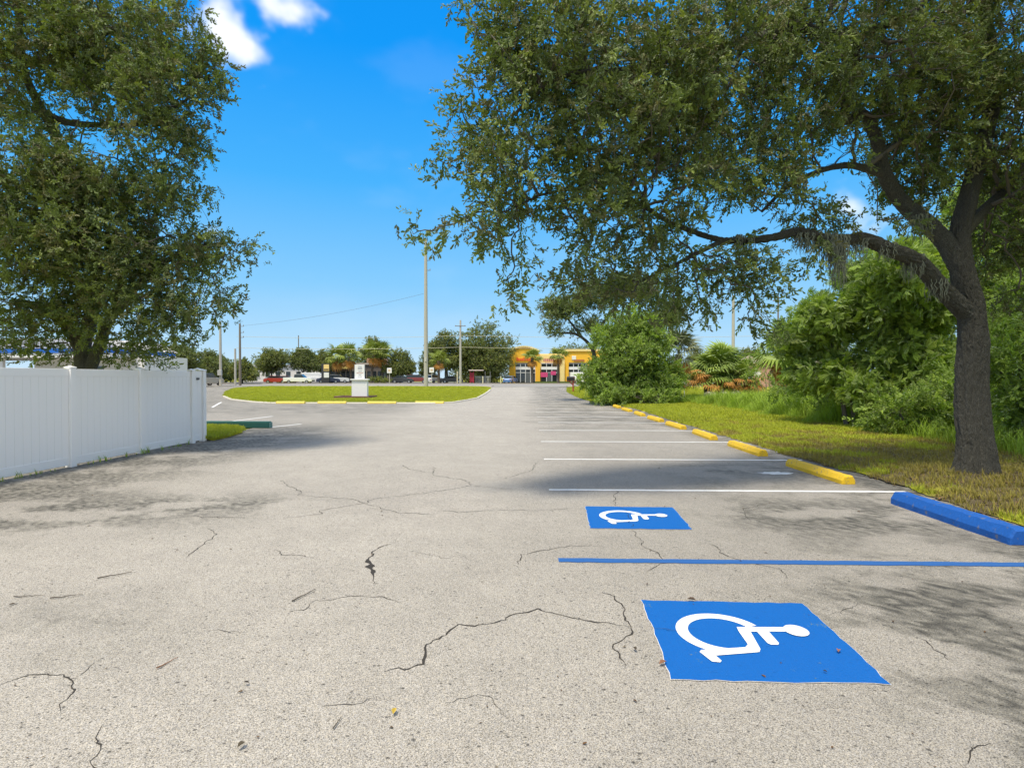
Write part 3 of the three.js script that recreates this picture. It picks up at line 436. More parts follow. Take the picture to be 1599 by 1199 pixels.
    for (let k = 0; k < n * 1.6; k++) { const q = V(c.x + (R() - 0.5) * 0.28, c.y + 0.04, c.z + (R() - 0.5) * 0.2), L = len * (0.35 + 0.65 * R()), pp = []; for (let i = 0; i <= 7; i++) pp.push(V(q.x + 0.03 * n2(i * 0.6, k * 3.1 + px), q.y - L * i / 7, q.z + 0.03 * n2(i * 0.6, k * 5.7 + py))); tubeInto(pos, nor, uv, idx, pp, pp.map((_, i) => 0.009 * (1 - i / 9)), 3); }
    part('moss_clump', geoFrom(pos, nor, uv, idx), mossMat, t);
  }
}
// ---------------------------------------------------------------- left-hand oak behind the fence
{
  const b = V(-10.35, 0, -12.7), W = U, D0 = 13;
  const limbs = [
    [[b.clone(), V(-10.35, 0.8, -12.7), W(130, 590, D0), W(132, 560, D0), W(118, 530, D0), W(95, 500, D0), W(60, 480, 12.6), W(20, 470, 12)], 0.26, 0.06, 60],
    [[W(131, 585, D0), W(128, 545, 13), W(140, 500, 13), W(150, 420, 13), W(120, 300, 12.8), W(80, 200, 12.4), W(40, 120, 12), W(30, 20, 12), W(60, -120, 12)], 0.19, 0.05, 12],
    [[W(134, 585, D0), W(152, 545, 13), W(170, 500, 12.9), W(220, 440, 12.6), W(290, 390, 12.2), W(350, 380, 11.9)], 0.17, 0.03, 11],
    [[W(55, 170, 12.2), W(100, 190, 12), W(170, 195, 11.8), W(230, 190, 11.5), W(300, 150, 11.3)], 0.1, 0.02, 9],
    [[W(35, 100, 12), W(80, 90, 11.8), W(150, 60, 11.6), W(230, 20, 11.4)], 0.09, 0.02, 9],
    [[W(130, 340, 12.9), W(60, 330, 12), W(-30, 300, 11.5)], 0.1, 0.03, 9],
  ];
  const B = (px, py, D, rx, ry, rz, d) => [U(px, py, D), rx, ry, rz ?? rx, d];
  const blobs = [
    B(60, 60, 11.5, 1.2, 1.1, 1.4), B(170, 60, 11.4, 1.2, 1, 1.3), B(270, 60, 11.2, .8, .8, .9), B(310, 120, 11.2, .45, .5, .6), B(250, 150, 11.2, 1, .7, 1), B(300, 200, 11.3, .45, .35, .5), B(255, 230, 11.3, .8, .6, .9), B(280, 290, 11.4, .55, .6, .7), B(150, 160, 11.6, .8, .6, .9, .6), B(40, 190, 11.8, .8, .6, 1, .5),
    B(60, 270, 11.4, 1.2, .8, 1.2), B(160, 290, 11.6, 1.1, .8, 1.2), B(60, 380, 11.6, 1.2, 1, 1.3), B(170, 390, 11.8, 1.2, 1, 1.3), B(260, 390, 11.9, .9, .8, 1), B(330, 400, 11.8, .6, .5, .7), B(390, 390, 11.7, .45, .2, .4, 1.3), B(310, 460, 11.9, .75, .5, .8), B(345, 490, 11.9, .35, .3, .4), B(230, 480, 12, .9, .6, 1), B(130, 480, 12.4, 1, .5, 1), B(40, 490, 12, .9, .45, 1), B(230, 540, 12.5, .5, .35, .6, .7), B(60, 540, 13, .8, .3, .6), B(0, 530, 12.5, .7, .35, .6), B(190, 545, 12.8, .6, .28, .5), B(290, 510, 12, .5, .35, .5), B(110, 555, 13.6, .6, .2, .4), B(255, 560, 13, .4, .2, .4), B(150, 520, 12.2, .5, .3, .4), B(90, 525, 12.4, .5, .3, .4),
    B(-80, 100, 11.8, 1.2, 1.3, 1.6, .6), B(-70, 330, 11.8, 1.2, 1.3, 1.6, .6), [V(-10.5, 11, -12), 3, 1.2, 2.4, .16],
  ];
  makeTree({ name: 'live_oak', label: 'spreading live oak with low fork rising behind the white fence', base: b, limbs, blobs, density: 36, bf: 0.3, per: 11, gaps: 0.85, scatter: 0.24, sprays: oakSprays, leafMat: oakLeaf, colors: oakCols, seed: 202, size: 1.15, bare: 2.1, tip: 0.004 });
}
// ---------------------------------------------------------------- shrubs and trees of the right-hand thicket
const thicketCols = [[0.22, 0.34, 0.014], [0.27, 0.4, 0.018], [0.185, 0.29, 0.014], [0.31, 0.43, 0.024]];
function thicket(name, label, px, D, h, blobs, o = {}) {
  const b = at(px, D), R = rng(o.seed), stems = [];
  for (let k = 0; k < (o.stems || 4); k++) { const a = R() * 6.28, r = 0.3 * R(), top = blobs[k % blobs.length][0]; stems.push([[V(b.x + Math.cos(a) * r, b.y - 0.05, b.z + Math.sin(a) * r), V(b.x + Math.cos(a) * r * 2 + (top.x - b.x) * 0.25, b.y + h * 0.3, b.z + Math.sin(a) * r * 2 + (top.z - b.z) * 0.25), top.clone()], (o.stemR || 0.05) * (0.7 + 0.6 * R()), 0.012, 6]); }
  return makeTree({ name, label, category: o.category || 'shrub', base: b, limbs: stems, blobs, density: o.density || 30, per: o.per || 3, scatter: o.scatter || 0.18, sprays: o.sprays || oakSprays, leafMat: o.mat || softLeaf, colors: o.colors || thicketCols, seed: o.seed, size: o.size || 1.3, bare: 0.3, shrub: o.shrub ?? true, bark: o.bark || twigBark, droop: o.droop ?? 0, tip: 0.004, group: o.group, limbRough: 0.05, hollow: o.hollow });
}
const E = (px, py, D, rx, ry, rz, d) => [U(px, py, D), rx, ry, rz ?? rx, d];
thicket('feathery_tree', 'bright green feathery tree arching over the tall grass beside the verge', 1330, 18, 5, [E(1290, 500, 18, 1.0, .7, 1), E(1380, 470, 17, 1.0, .7, 1), E(1350, 430, 18, .9, .5, .9), E(1250, 530, 19, .8, .6, .8), E(1410, 420, 16, .9, .6, .8), E(1300, 580, 18, .9, .5, .9), E(1390, 540, 17, .9, .6, .8), E(1260, 590, 19, .8, .4, .7), E(1450, 480, 16.5, .9, .7, .8), E(1440, 570, 16.5, .9, .7, .8), E(1360, 610, 17, .9, .5, .7)], { seed: 301, sprays: featherSprays, colors: thicketCols, size: 0.85, density: 36, per: 10.5, scatter: .3, stems: 6, category: 'tree', droop: -0.1 });
thicket('shrub', 'leafy shrub crowding the shade just behind the oak trunk', 1440, 15, 2.4, [E(1430, 640, 15, .9, .6, .8), E(1490, 620, 15, .8, .7, .8), E(1380, 655, 15.5, .7, .4, .6)], { seed: 302, colors: thicketCols, size: 1.5, density: 30, per: 8, scatter: .25, stems: 6, group: 'shrubs of the thicket' });
thicket('shrub', 'shrub filling the wood edge on the far side of the oak trunk', 1640, 12, 4, [E(1590, 560, 12.5, .9, 1, .9), E(1650, 620, 12, 1, .9, .9), E(1600, 660, 12.5, .9, .5, .7), E(1620, 480, 13, 1, .8, .9)], { seed: 303, colors: thicketCols, size: 1.5, density: 28, per: 8, scatter: .25, stems: 6, group: 'shrubs of the thicket' });
thicket('understory_tree', 'mid green bushy tree closing the thicket behind the oak', 1500, 20, 6, [E(1480, 420, 20, 1.7, 1.4, 1.5), E(1580, 480, 19, 1.6, 1.5, 1.4), E(1400, 520, 21, 1.5, 1.3, 1.3), E(1560, 330, 21, 1.8, 1.5, 1.5), E(1660, 380, 19, 1.8, 1.6, 1.5), E(1500, 580, 19, 1.6, 1.1, 1.3), E(1620, 590, 18, 1.5, 1.2, 1.3)], { seed: 304, colors: thicketCols, size: 2.0, density: 12, per: 9, scatter: .35, stems: 6, stemR: .09, category: 'tree' });
thicket('shrub', 'low shrub rising from the tall grass beside the feathery tree', 1350, 20, 2, [E(1310, 620, 20, .9, .5, .8), E(1370, 610, 19, .9, .6, .8), E(1230, 610, 22, .7, .35, .6)], { seed: 305, colors: thicketCols, size: 1.6, density: 30, per: 6, scatter: .25, stems: 5 });
thicket('vine_covered_tree', 'dense green bush draped in vines at the end of the stalls', 985, 34, 6, [E(985, 560, 34, 1.9, 1.5, 1.6), E(940, 590, 34, 1.3, 1.2, 1.2), E(1030, 590, 34, 1.4, 1.2, 1.2), E(985, 510, 34.5, 1.5, .9, 1.2), E(1020, 530, 34, 1.2, .9, 1), E(950, 530, 34.5, 1, .8, 1), E(985, 610, 33.5, 2.2, .6, 1.2)], { seed: 306, colors: thicketCols, sprays: oakSprays, size: 2.3, density: 12, per: 10, scatter: .35, stems: 6, stemR: .1, category: 'tree' });
thicket('shrub', 'low shrub at the foot of the vine covered bush', 1010, 32.5, 1.5, [E(960, 618, 32.5, 1.2, .45, .7), E(1030, 620, 32.5, 1.3, .45, .7)], { seed: 307, colors: thicketCols, size: 2, density: 18, per: 8, scatter: .25, stems: 5, group: 'shrubs of the thicket' });
makeTree({ name: 'live_oak', label: 'grey green oak leaning out above the mailbox behind the vine covered bush', base: at(935, 40), limbs: [[[at(935, 40), U(930, 570, 40), U(925, 545, 40), U(900, 522, 39), U(870, 520, 38.5)], 0.24, 0.05, 8], [[U(926, 550, 40), U(945, 500, 40), U(980, 460, 40)], 0.16, 0.05, 8], [[U(910, 528, 39), U(880, 490, 39), U(860, 470, 39)], 0.1, 0.03, 7]], blobs: [E(880, 480, 39, 1.5, .8, 1.3), E(930, 460, 40, 1.6, .9, 1.3), E(860, 510, 38.5, .9, .5, .8, .7), E(990, 450, 40, 1.6, 1, 1.4), E(920, 510, 39.5, 1.2, .6, 1, .7), E(1040, 490, 40, 1.3, 1, 1.2)], density: 11, per: 11, scatter: 0.4, sprays: oakSprays, leafMat: oakLeaf, colors: oakCols, seed: 308, size: 2.2, bare: 2.5, tip: 0.006, droop: -0.15 });

// palms
function fanGeo(seed, n = 16, len = 0.75, droop = 0.25) {
  const R = rng(seed), pos = [];
  for (let k = 0; k < n; k++) { const a = (k / (n - 1) - 0.5) * 3.9, L = len * (0.75 + 0.35 * Math.cos(a * 0.6)) * (0.9 + 0.2 * R()), w = 0.048 * len / 0.75, dx = Math.sin(a), dz = Math.cos(a), d = droop * (0.6 + 0.8 * R()); const A = [dx * 0.04, 0, dz * 0.04], M1 = [dx * L * 0.55 + dz * w, 0.05 * L, dz * L * 0.55 - dx * w], M2 = [dx * L * 0.55 - dz * w, 0.05 * L, dz * L * 0.55 + dx * w], T = [dx * L, -d * L, dz * L]; pos.push(...A, ...M1, ...M2, ...M1, ...T, ...M2); }
  const g = new THREE.BufferGeometry(); g.setAttribute('position', new THREE.Float32BufferAttribute(pos, 3)); g.translate(0, 0, len * 0.95); const st = new THREE.BoxGeometry(0.025, 0.015, len).translate(0, 0, len / 2).toNonIndexed(); st.deleteAttribute('uv'); st.deleteAttribute('normal'); const m = mergeGeometries([g, st]); m.setAttribute('uv', new THREE.Float32BufferAttribute(new Float32Array(m.attributes.position.count * 2), 2)); m.computeVertexNormals(); return m;
}
const fans = [fanGeo(61), fanGeo(62, 18, 0.8, 0.35), fanGeo(63, 14, 0.7, 0.5)];
const pm = (r, g, b) => new THREE.MeshPhysicalMaterial({ color: new THREE.Color().setRGB(r, g, b), roughness: 0.8, transmission: 0.25, thickness: 0, side: THREE.DoubleSide });
const frondMats = [pm(0.19, 0.28, 0.02), pm(0.24, 0.33, 0.03), pm(0.14, 0.21, 0.02)], deadMats = [pm(0.5, 0.22, 0.03), pm(0.45, 0.28, 0.08), pm(0.55, 0.26, 0.04)], paleMats = [pm(0.4, 0.38, 0.32)], yellowMats = [pm(0.27, 0.33, 0.03), pm(0.22, 0.28, 0.03)];
function fronds(parent, y, n, s, R, mats, e0, e1, name = 'frond', c = [0, 0]) { for (let k = 0; k < n; k++) { const m = part(name, fans[k % 3], mats[k % mats.length], parent, [c[0], y, c[1]]); m.rotation.order = 'YXZ'; m.rotation.set(-(e0 + (e1 - e0) * R()), k * 2.4 + R() * 0.5, (R() - 0.5) * 0.6); m.scale.setScalar(s * (0.8 + 0.4 * R())); } }
const palmTrunk = new THREE.MeshStandardMaterial({ map: barkC([0.08, 0.065, 0.05], [0.26, 0.21, 0.16]), bumpMap: barkH, bumpScale: 0.04, roughness: 1 });
function palm(label, p, h, s, o = {}) {
  const t = thing('cabbage_palm', label, 'palm', p, 0, o.group), R = rng(o.seed || 7), pos = [], nor = [], uv = [], idx = [], lean = o.lean || 0, pts = []; for (let i = 0; i <= 10; i++) pts.push(V(lean * (i / 10) ** 2, h * i / 10 - 0.05, 0));
  tubeInto(pos, nor, uv, idx, pts, pts.map((_, i) => (o.r || 0.2) * (i > 8 ? 1.15 : 1 + 0.06 * n2(i, o.seed || 1))), 10, 0.12);
  part('trunk', geoFrom(pos, nor, uv, idx, true), palmTrunk, t);
  fronds(t, h, o.n || 30, s, R, o.mats || frondMats, -0.5, 1.4, 'frond', [lean, 0]); fronds(t, h - 0.1, o.dead ?? 7, s * 0.9, R, deadMats, -1.45, -0.8, 'dead_frond', [lean, 0]);
  return t;
}
{ // palmetto clump with orange dead fronds
  const b = at(1122, 44), t = thing('palmetto_clump', 'large palmetto clump with orange dead fronds at its skirt', 'palm', b), R = rng(71);
  for (const [dx, dz, y, n, s] of [[0, 0, 2.1, 40, 1.45], [-1.1, 0.5, 1.4, 26, 1.2], [1.2, 0.4, 1.5, 26, 1.2], [0.5, -0.6, 2.6, 28, 1.3], [1.9, 0.2, 1.0, 16, 1.1], [-0.6, -.2, 2.2, 22, 1.3]]) { part('trunk', cyl(0.2, 0.17, y, 8, dx, 0, dz), palmTrunk, t); fronds(t, y, n, s, R, frondMats, -0.5, 1.4, 'frond', [dx, dz]); }
  for (const [dx, dz, y] of [[-2.0, 0.9, 1.5], [2.2, 0.9, 1.3], [1.4, 1.2, 1.3], [-1.7, 1.0, 2.2], [0.2, 1.3, 1.4], [2.6, 0.5, 1.8], [-1.2, 1.3, 1.3]]) fronds(t, y, 6, 0.9, R, deadMats, -1.2, 0.3, 'dead_frond', [dx, dz]);
  for (const [dx, dz] of [[-1.3, 2], [-0.4, 2.1], [0.5, 2]]) fronds(t, 0.75, 5, 0.55, R, paleMats, -1.4, -0.6, 'dry_frond', [dx, dz]);
}
palm('thick palm with hanging dead fronds beside the pinkish house', at(1228, 34), 3.1, 1.35, { seed: 72, r: 0.34, n: 34, dead: 18 });
palm('grey green palm fanning out above the vine covered bush', at(1060, 36), 3.2, 1.2, { seed: 73, n: 26, mats: [pm(0.16, 0.18, 0.08), pm(0.13, 0.16, 0.06)] });
thicket('shrub', 'mid green shrub between the palmetto and the thick palm', 1190, 40, 3, [E(1190, 560, 41, 1, .8, .8), E(1175, 590, 40, .8, .6, .6)], { seed: 309, size: 2.2, density: 12, per: 4, scatter: .25, stems: 4 });

// ---------------------------------------------------------------- grasses
function bladesGeo(n, h, spread, w, seed, bend = 0.4) { const R = rng(seed), pos = []; for (let k = 0; k < n; k++) { const a = R() * 6.28, r = spread * R(), x = Math.cos(a) * r, z = Math.sin(a) * r, H = h * (0.5 + 0.6 * R()), q = R() * 6.28, bx = Math.cos(q) * bend * H * R(), bz = Math.sin(q) * bend * H * R(), wx = -Math.sin(q) * w, wz = Math.cos(q) * w; pos.push(x - wx, 0, z - wz, x + wx, 0, z + wz, x + bx * 0.4 + wx * 0.8, H * 0.6, z + bz * 0.4 + wz * 0.8, x - wx, 0, z - wz, x + bx * 0.4 + wx * 0.8, H * 0.6, z + bz * 0.4 + wz * 0.8, x + bx * 0.4 - wx * 0.8, H * 0.6, z + bz * 0.4 - wz * 0.8, x + bx * 0.4 - wx * 0.8, H * 0.6, z + bz * 0.4 - wz * 0.8, x + bx * 0.4 + wx * 0.8, H * 0.6, z + bz * 0.4 + wz * 0.8, x + bx, H, z + bz); } const g = new THREE.BufferGeometry(); g.setAttribute('position', new THREE.Float32BufferAttribute(pos, 3)); g.setAttribute('uv', new THREE.Float32BufferAttribute(new Float32Array(pos.length / 3 * 2), 2)); g.computeVertexNormals(); return g; }
const bladeMat = new THREE.MeshPhysicalMaterial({ color: 0xffffff, roughness: 0.85, transmission: 0.3, thickness: 0, side: THREE.DoubleSide });
function scatter(name, geo, mat, list, label, category) { const im = new THREE.InstancedMesh(geo, mat, list.length), M = new THREE.Matrix4(), Q = new THREE.Quaternion(), c = new THREE.Color(); list.forEach(([x, y, z, s, a, col, tilt = 0], i) => { Q.setFromEuler(new THREE.Euler(tilt, a, tilt * 0.7, 'YXZ')); M.compose(V(x, y, z), Q, V(s, s, s)); im.setMatrixAt(i, M); c.setRGB(...col); im.setColorAt(i, c); }); im.name = numbered(name); im.userData = { kind: 'stuff', label, category }; im.castShadow = im.receiveShadow = true; scene.add(im); return im; }
{
  const R = rng(81), near = [], far = [], isl = [], pat = [];
  const vary = (c, k = 0.35) => { const v = 1 - k / 2 + k * R(); return [c[0] * v, c[1] * v * (0.95 + 0.1 * R()), c[2] * v]; };
  for (let i = 0; i < 46000; i++) { const z = 1 - 22 * Math.pow(R(), 0.9), x = vergeL(z) + 0.02 + 10.5 * Math.pow(R(), 1.25); const c = vergeCol(x, z), bare = c[1] < c[0] * 0.93; if (bare && R() < 0.5) continue; if (Math.hypot(x - 7.02, z + 8.95) < 0.36) continue; near.push([x, vergeY(x, z) - 0.005, z, 0.7 + 0.6 * R(), R() * 6.28, vary(bare ? [0.3, 0.25, 0.03] : [0.37, 0.41, 0.008])]); }
  for (let i = 0; i < 26000; i++) { const z = -20 - 48 * Math.pow(R(), 1.3), x = vergeL(z) + 0.03 + 14 * Math.pow(R(), 1.2); far.push([x, vergeY(x, z) - 0.005, z, 1.1 + 0.7 * R(), R() * 6.28, vary([0.37, 0.41, 0.008])]); }
  for (let i = 0; i < 30000; i++) { const z = -35.3 - 33 * Math.pow(R(), 1.2), a = islandL(z), b = islandR(z), x = a + 0.08 + (b - a - 0.16) * R(); isl.push([x, islandY(x, z) - 0.005, z, 1.2 + 0.7 * R(), R() * 6.28, vary([0.38, 0.42, 0.007])]); }
  for (let i = 0; i < 5000; i++) { const z = -14.3 - 3.4 * R(), x = patchR(z) - 0.02 - 3.2 * R(); pat.push([x, 0.07, z, 0.9 + 0.6 * R(), R() * 6.28, vary([0.37, 0.41, 0.008])]); }
  const g1 = bladesGeo(9, 0.085, 0.07, 0.0035, 91, 0.9), g2 = bladesGeo(9, 0.075, 0.11, 0.008, 92, 0.8);
  scatter('verge_grass', g1, bladeMat, near, 'short mown grass with bare leafy soil around the oak trunk', 'grass');
  scatter('verge_grass', g2, bladeMat, far, 'mown grass on the verge beyond the oak', 'grass');
  scatter('island_grass', g2, bladeMat, isl, 'mown yellow green grass of the island by the sign pillar', 'grass');
  scatter('patch_grass', g2, bladeMat, pat, 'small bright grass patch at the end of the white fence', 'grass');
  const tall = [], tg = bladesGeo(26, 0.95, 0.28, 0.009, 93, 0.9);
  for (let i = 0; i < 2600; i++) { const px = 1090 + 330 * R(), D = 19 + 14 * R() * (1 - (px - 1090) / 600), p = at(px, D); const edge = 9.6 + 0.5 * n2(p.z * 0.5, 4); if (p.x < edge) continue; tall.push([p.x, vergeY(p.x, p.z) - 0.02, p.z, (0.6 + 0.6 * R()) * smooth(edge - 0.3, edge + 1.6, p.x), R() * 6.28, vary([0.28, 0.41, 0.015])]); }
  for (let i = 0; i < 500; i++) { const p = at(940 + 250 * R(), 33 + 5 * R()); if (p.x > vergeL(p.z) + 2.2) tall.push([p.x, p.y, p.z, 0.4 + 0.5 * R(), R() * 6.28, vary([0.28, 0.41, 0.015])]); }
  scatter('tall_grass', tg, bladeMat, tall, 'tall bright green grass at the foot of the thicket', 'grass');
  const wood = [], wg = bladesGeo(14, 0.5, 0.22, 0.008, 94, 0.9);
  for (let i = 0; i < 900; i++) { const x = 9 + 6 * R(), z = -9 - 9 * R(); if (x + z * 0.1 > 8.4) wood.push([x, vergeY(x, z), z, 0.4 + 0.8 * R(), R() * 6.28, vary([0.28, 0.41, 0.015])]); }
  scatter('undergrowth', wg, bladeMat, wood, 'weedy undergrowth in the shade behind the oak trunk', 'undergrowth');
  const weeds = []; for (let i = 0; i < 90; i++) { const z = -14 + 12 * R(); weeds.push([-8.39 + 0.04 * R(), 0, z, 0.6 + 1.3 * R() * R(), R() * 6.28, vary([0.28, 0.41, 0.015])]); }
  scatter('fence_weeds', bladesGeo(7, 0.1, 0.03, 0.003, 95, 0.9), bladeMat, weeds, 'thin weeds sprouting along the foot of the white fence', 'weeds');
  const lg = (() => { const L = leafGeo(0.055, 0.024, 0.5), pos = []; for (const tri of L.tri) for (const i of tri) pos.push(L.pos[i][0], L.pos[i][1] + 0.004, L.pos[i][2]); const g = new THREE.BufferGeometry(); g.setAttribute('position', new THREE.Float32BufferAttribute(pos, 3)); g.setAttribute('uv', new THREE.Float32BufferAttribute(new Float32Array(pos.length / 3 * 2), 2)); g.computeVertexNormals(); return g; })();
  const lit = [], browns = [[0.13, 0.075, 0.035], [0.18, 0.11, 0.05], [0.1, 0.06, 0.03], [0.22, 0.16, 0.08], [0.2, 0.1, 0.03]];
  for (let i = 0; i < 9000; i++) { const a = R() * 6.28, r = 6.5 * Math.sqrt(R()), x = 8 + Math.cos(a) * r * 0.8, z = -9 + Math.sin(a) * r; if (x < vergeL(z) - 0.25 * R() * R()) continue; lit.push([x, x > vergeL(z) ? vergeY(x, z) + 0.02 * R() : hgt(z) + 0.004, z, 0.7 + 0.6 * R(), R() * 6.28, browns[Math.floor(R() * 5)], (R() - 0.5) * 0.6]); }
  scatter('leaf_litter', lg, std(1, 1, 1, 0.9, { side: THREE.DoubleSide }), lit, 'brown fallen oak leaves strewn around the trunk', 'leaf litter');
  const bits = []; for (let i = 0; i < 260; i++) { const x = -7.5 + 13 * R(), z = -2.2 - 14 * R() * R(); bits.push([x, 0.005, z, 0.25 + 0.55 * R() * R(), R() * 6.28, browns[Math.floor(R() * 5)].map((v) => v * 0.6), (R() - 0.5) * 0.3]); }
  scatter('leaf_debris', lg, std(1, 1, 1, 0.9, { side: THREE.DoubleSide }), bits, 'tiny dark leaf crumbs scattered over the asphalt', 'leaf litter');
}
// twigs and single leaves on the asphalt
[[150, 905, 205, 895, .006, 'dark curved twig on the asphalt below the grimy patch'], [20, 933, 68, 932, .004, 'thin straight twig lying alone towards the fence'], [77, 936, 130, 930, .005, 'thin twig lying end to end with another on the asphalt'], [455, 941, 492, 922, .006, 'dark twig lying beside the branching crack'], [245, 1045, 278, 1028, .004, 'reddish pine needle like twig on the bare asphalt'], [520, 1140, 533, 1122, .004, 'short dark twig on the coarse asphalt']].forEach(([a, b, c, d, r, label], i) => {
  const p = P(a, b), q = P(c, d), m = p.clone().lerp(q, 0.5), L = p.distanceTo(q), t = thing('fallen_twig', label, 'twig', m.clone().setY(0)), pos = [], nor = [], uv = [], idx = [], pts = []; for (let k = 0; k <= 8; k++) pts.push(p.clone().lerp(q, k / 8).sub(m).setY(r + 0.004 + 0.006 * Math.abs(n2(k * 0.5, i))).add(V(0, 0, 0.05 * L * n2(k * 0.3, i + 9)))); tubeInto(pos, nor, uv, idx, pts, pts.map((_, k) => r * (1 - k * 0.08)), 5); part('stem', geoFrom(pos, nor, uv, idx), i === 4 ? std(0.22, 0.1, 0.05, 0.9) : twigBark, t);
});
[[615, 1117, 0.06, [0.5, 0.36, 0.05], 'yellow fallen leaf on the bare asphalt'], [1082, 940, 0.08, [0.09, 0.055, 0.03], 'curled brown leaf on the top edge of the near blue panel'], [1310, 1020, 0.06, [0.3, 0.14, 0.08], 'small reddish leaf on the near blue panel'], [1288, 1053, 0.03, [0.03, 0.025, 0.02], 'black crumb of leaf on the near blue panel'], [1034, 1040, 0.07, [0.22, 0.1, 0.05], 'reddish leaf beside the near blue panel'], [992, 1018, 0.05, [0.06, 0.045, 0.03], 'dark leaf fragment by the forked crack'], [385, 1071, 0.04, [0.03, 0.025, 0.02], 'small black seed on the coarse asphalt'], [378, 1168, 0.06, [0.1, 0.08, 0.05], 'brown leaf scrap on the coarse asphalt']].forEach(([px, py, s, c, label], i) => {
  const t = thing('fallen_leaf', label, 'leaf', P(px, py).setY(0.014), i * 1.3), L = leafGeo(s * 0.8, s * 0.4, 0.7), pos = []; for (const tri of L.tri) for (const k of tri) pos.push(L.pos[k][0], L.pos[k][1] + 0.006, L.pos[k][2] - s / 2); const g = new THREE.BufferGeometry(); g.setAttribute('position', new THREE.Float32BufferAttribute(pos, 3)); g.setAttribute('uv', new THREE.Float32BufferAttribute(new Float32Array(pos.length / 3 * 2), 2)); g.computeVertexNormals(); part('blade', g, std(...c, 0.85, { side: THREE.DoubleSide }), t);
});

// ---------------------------------------------------------------- sign pillar, mailbox, marker, poles, wires
const whiteWall = std(0.8, 0.79, 0.77, 0.7, { bumpMap: grain, bumpScale: 0.003 });
{
  const p = at(562, 41.8), t = thing('sign_pillar', 'white masonry sign pillar on the grass island', 'sign', p, 0.12);
  part('plinth', box(1.12, 1.42, 0.62, 0, 0.73, 0), whiteWall, t); part('cap_slab', rbox(1.3, 0.1, 0.8, 0.02, 0, 1.49, 0), whiteWall, t);
  const pan = part('sign_panel', rbox(0.72, 1.05, 0.22, 0.02, -0.02, 2.07, 0), whiteWall, t);
  const ink = std(0.35, 0.36, 0.4, 0.8), R = rng(15); for (let r = 0; r < 6; r++) { const w = 0.2 + 0.3 * R(); part('sign_line', box(w, r === 1 ? 0.11 : 0.045, 0.006, 0.02 + (R() - 0.5) * 0.1, 2.46 - r * 0.14 - (r > 1 ? 0.06 : 0), 0.114), r === 3 ? std(0.45, 0.25, 0.22, 0.8) : ink, pan); }
  const bed = thing('planting_bed', 'low brown edged bed around the white sign pillar', 'planting bed', V(p.x - 0.25, p.y, p.z + 0.5)); const bedMat = std(0.1, 0.055, 0.035, 1, { bumpMap: grain, bumpScale: 0.03 });
  part('soil', rbox(2.3, 0.2, 1.9, 0.04, 0, 0.12, -0.3), bedMat, bed); for (const [w, d, x, z] of [[2.6, 0.14, 0, 0.72], [2.6, 0.14, 0, -1.32], [0.14, 1.9, -1.23, -0.3], [0.14, 1.9, 1.23, -0.3]]) part('edging', rbox(w, 0.28, d, 0.02, x, 0.14, z), std(0.16, 0.09, 0.06, 0.9), bed);
}
{
  const t = thing('mailbox', 'black mailbox on a red post beside the driveway', 'mailbox', at(895, 53.8), 0.1), red = std(0.35, 0.04, 0.03, 0.7);
  part('post', box(0.12, 1.1, 0.12, 0, 0.55, 0), red, t); part('brace', box(0.09, 0.5, 0.09).rotateZ(0.75).translate(-0.2, 0.92, 0), red, t); part('arm', box(0.85, 0.08, 0.1, -0.18, 1.12, 0), red, t);
  const s = new THREE.Shape(); s.moveTo(-0.17, 0); s.lineTo(0.17, 0); s.lineTo(0.17, 0.22); s.absarc(0, 0.22, 0.17, 0, Math.PI); s.lineTo(-0.17, 0);
  part('box_shell', new THREE.ExtrudeGeometry(s, { depth: 0.75, bevelEnabled: false, curveSegments: 10 }).rotateY(Math.PI / 2).translate(-0.6, 1.165, 0), std(0.02, 0.02, 0.022, 0.4), t); part('flag', box(0.03, 0.2, 0.02, 0.05, 1.5, 0.19), red, t);
}
{
  const t = thing('marker_post', 'thin white marker post with red band before the palmetto', 'marker post', at(1069, 39)); part('post', cyl(0.035, 0.035, 1.25, 8), std(0.6, 0.58, 0.52, 0.7), t); part('red_band', cyl(0.05, 0.05, 0.28, 8, 0, 0.92, 0), std(0.5, 0.06, 0.05, 0.6), t); part('top_cap', cyl(0.05, 0.03, 0.3, 8, 0, 1.2, 0), std(0.75, 0.72, 0.62, 0.6), t);
}
const poleGrey = std(0.42, 0.4, 0.34, 0.9, { bumpMap: grain, bumpScale: 0.006 }), poleWood = std(0.2, 0.17, 0.13, 0.95, { bumpMap: barkH, bumpScale: 0.01 });
function pole(label, p, h, r0, r1, mat, o = {}) {
  const t = thing('utility_pole', label, 'pole', p); part('shaft', new THREE.CylinderGeometry(r1, r0, h + 0.3, o.sides || 10).translate(0, h / 2 - 0.15, 0), mat, t);
  for (const y of o.arms || []) { part('crossarm', box(2.0, 0.12, 0.12, 0, y, 0.16), poleWood, t); for (const x of [-0.85, 0.85]) part('insulator', cyl(0.05, 0.035, 0.16, 6, x, y + 0.06, 0.16), std(0.3, 0.28, 0.26, 0.4), t); }
  for (const y of o.pins || []) { part('bracket', box(0.55, 0.06, 0.06, 0.3, y, 0), poleWood, t); part('insulator', cyl(0.05, 0.04, 0.2, 6, 0.52, y + 0.03, 0), std(0.25, 0.24, 0.24, 0.4), t); }
  if (o.plate) part('plate', box(0.22, 0.5, 0.03, 0, o.plate, r0 + 0.01), std(0.5, 0.48, 0.44, 0.6), t); if (o.box) part('meter_box', rbox(0.5, 0.7, 0.35, 0.03, 0, o.box, r0), std(0.45, 0.45, 0.43, 0.6), t);
  return t;
}
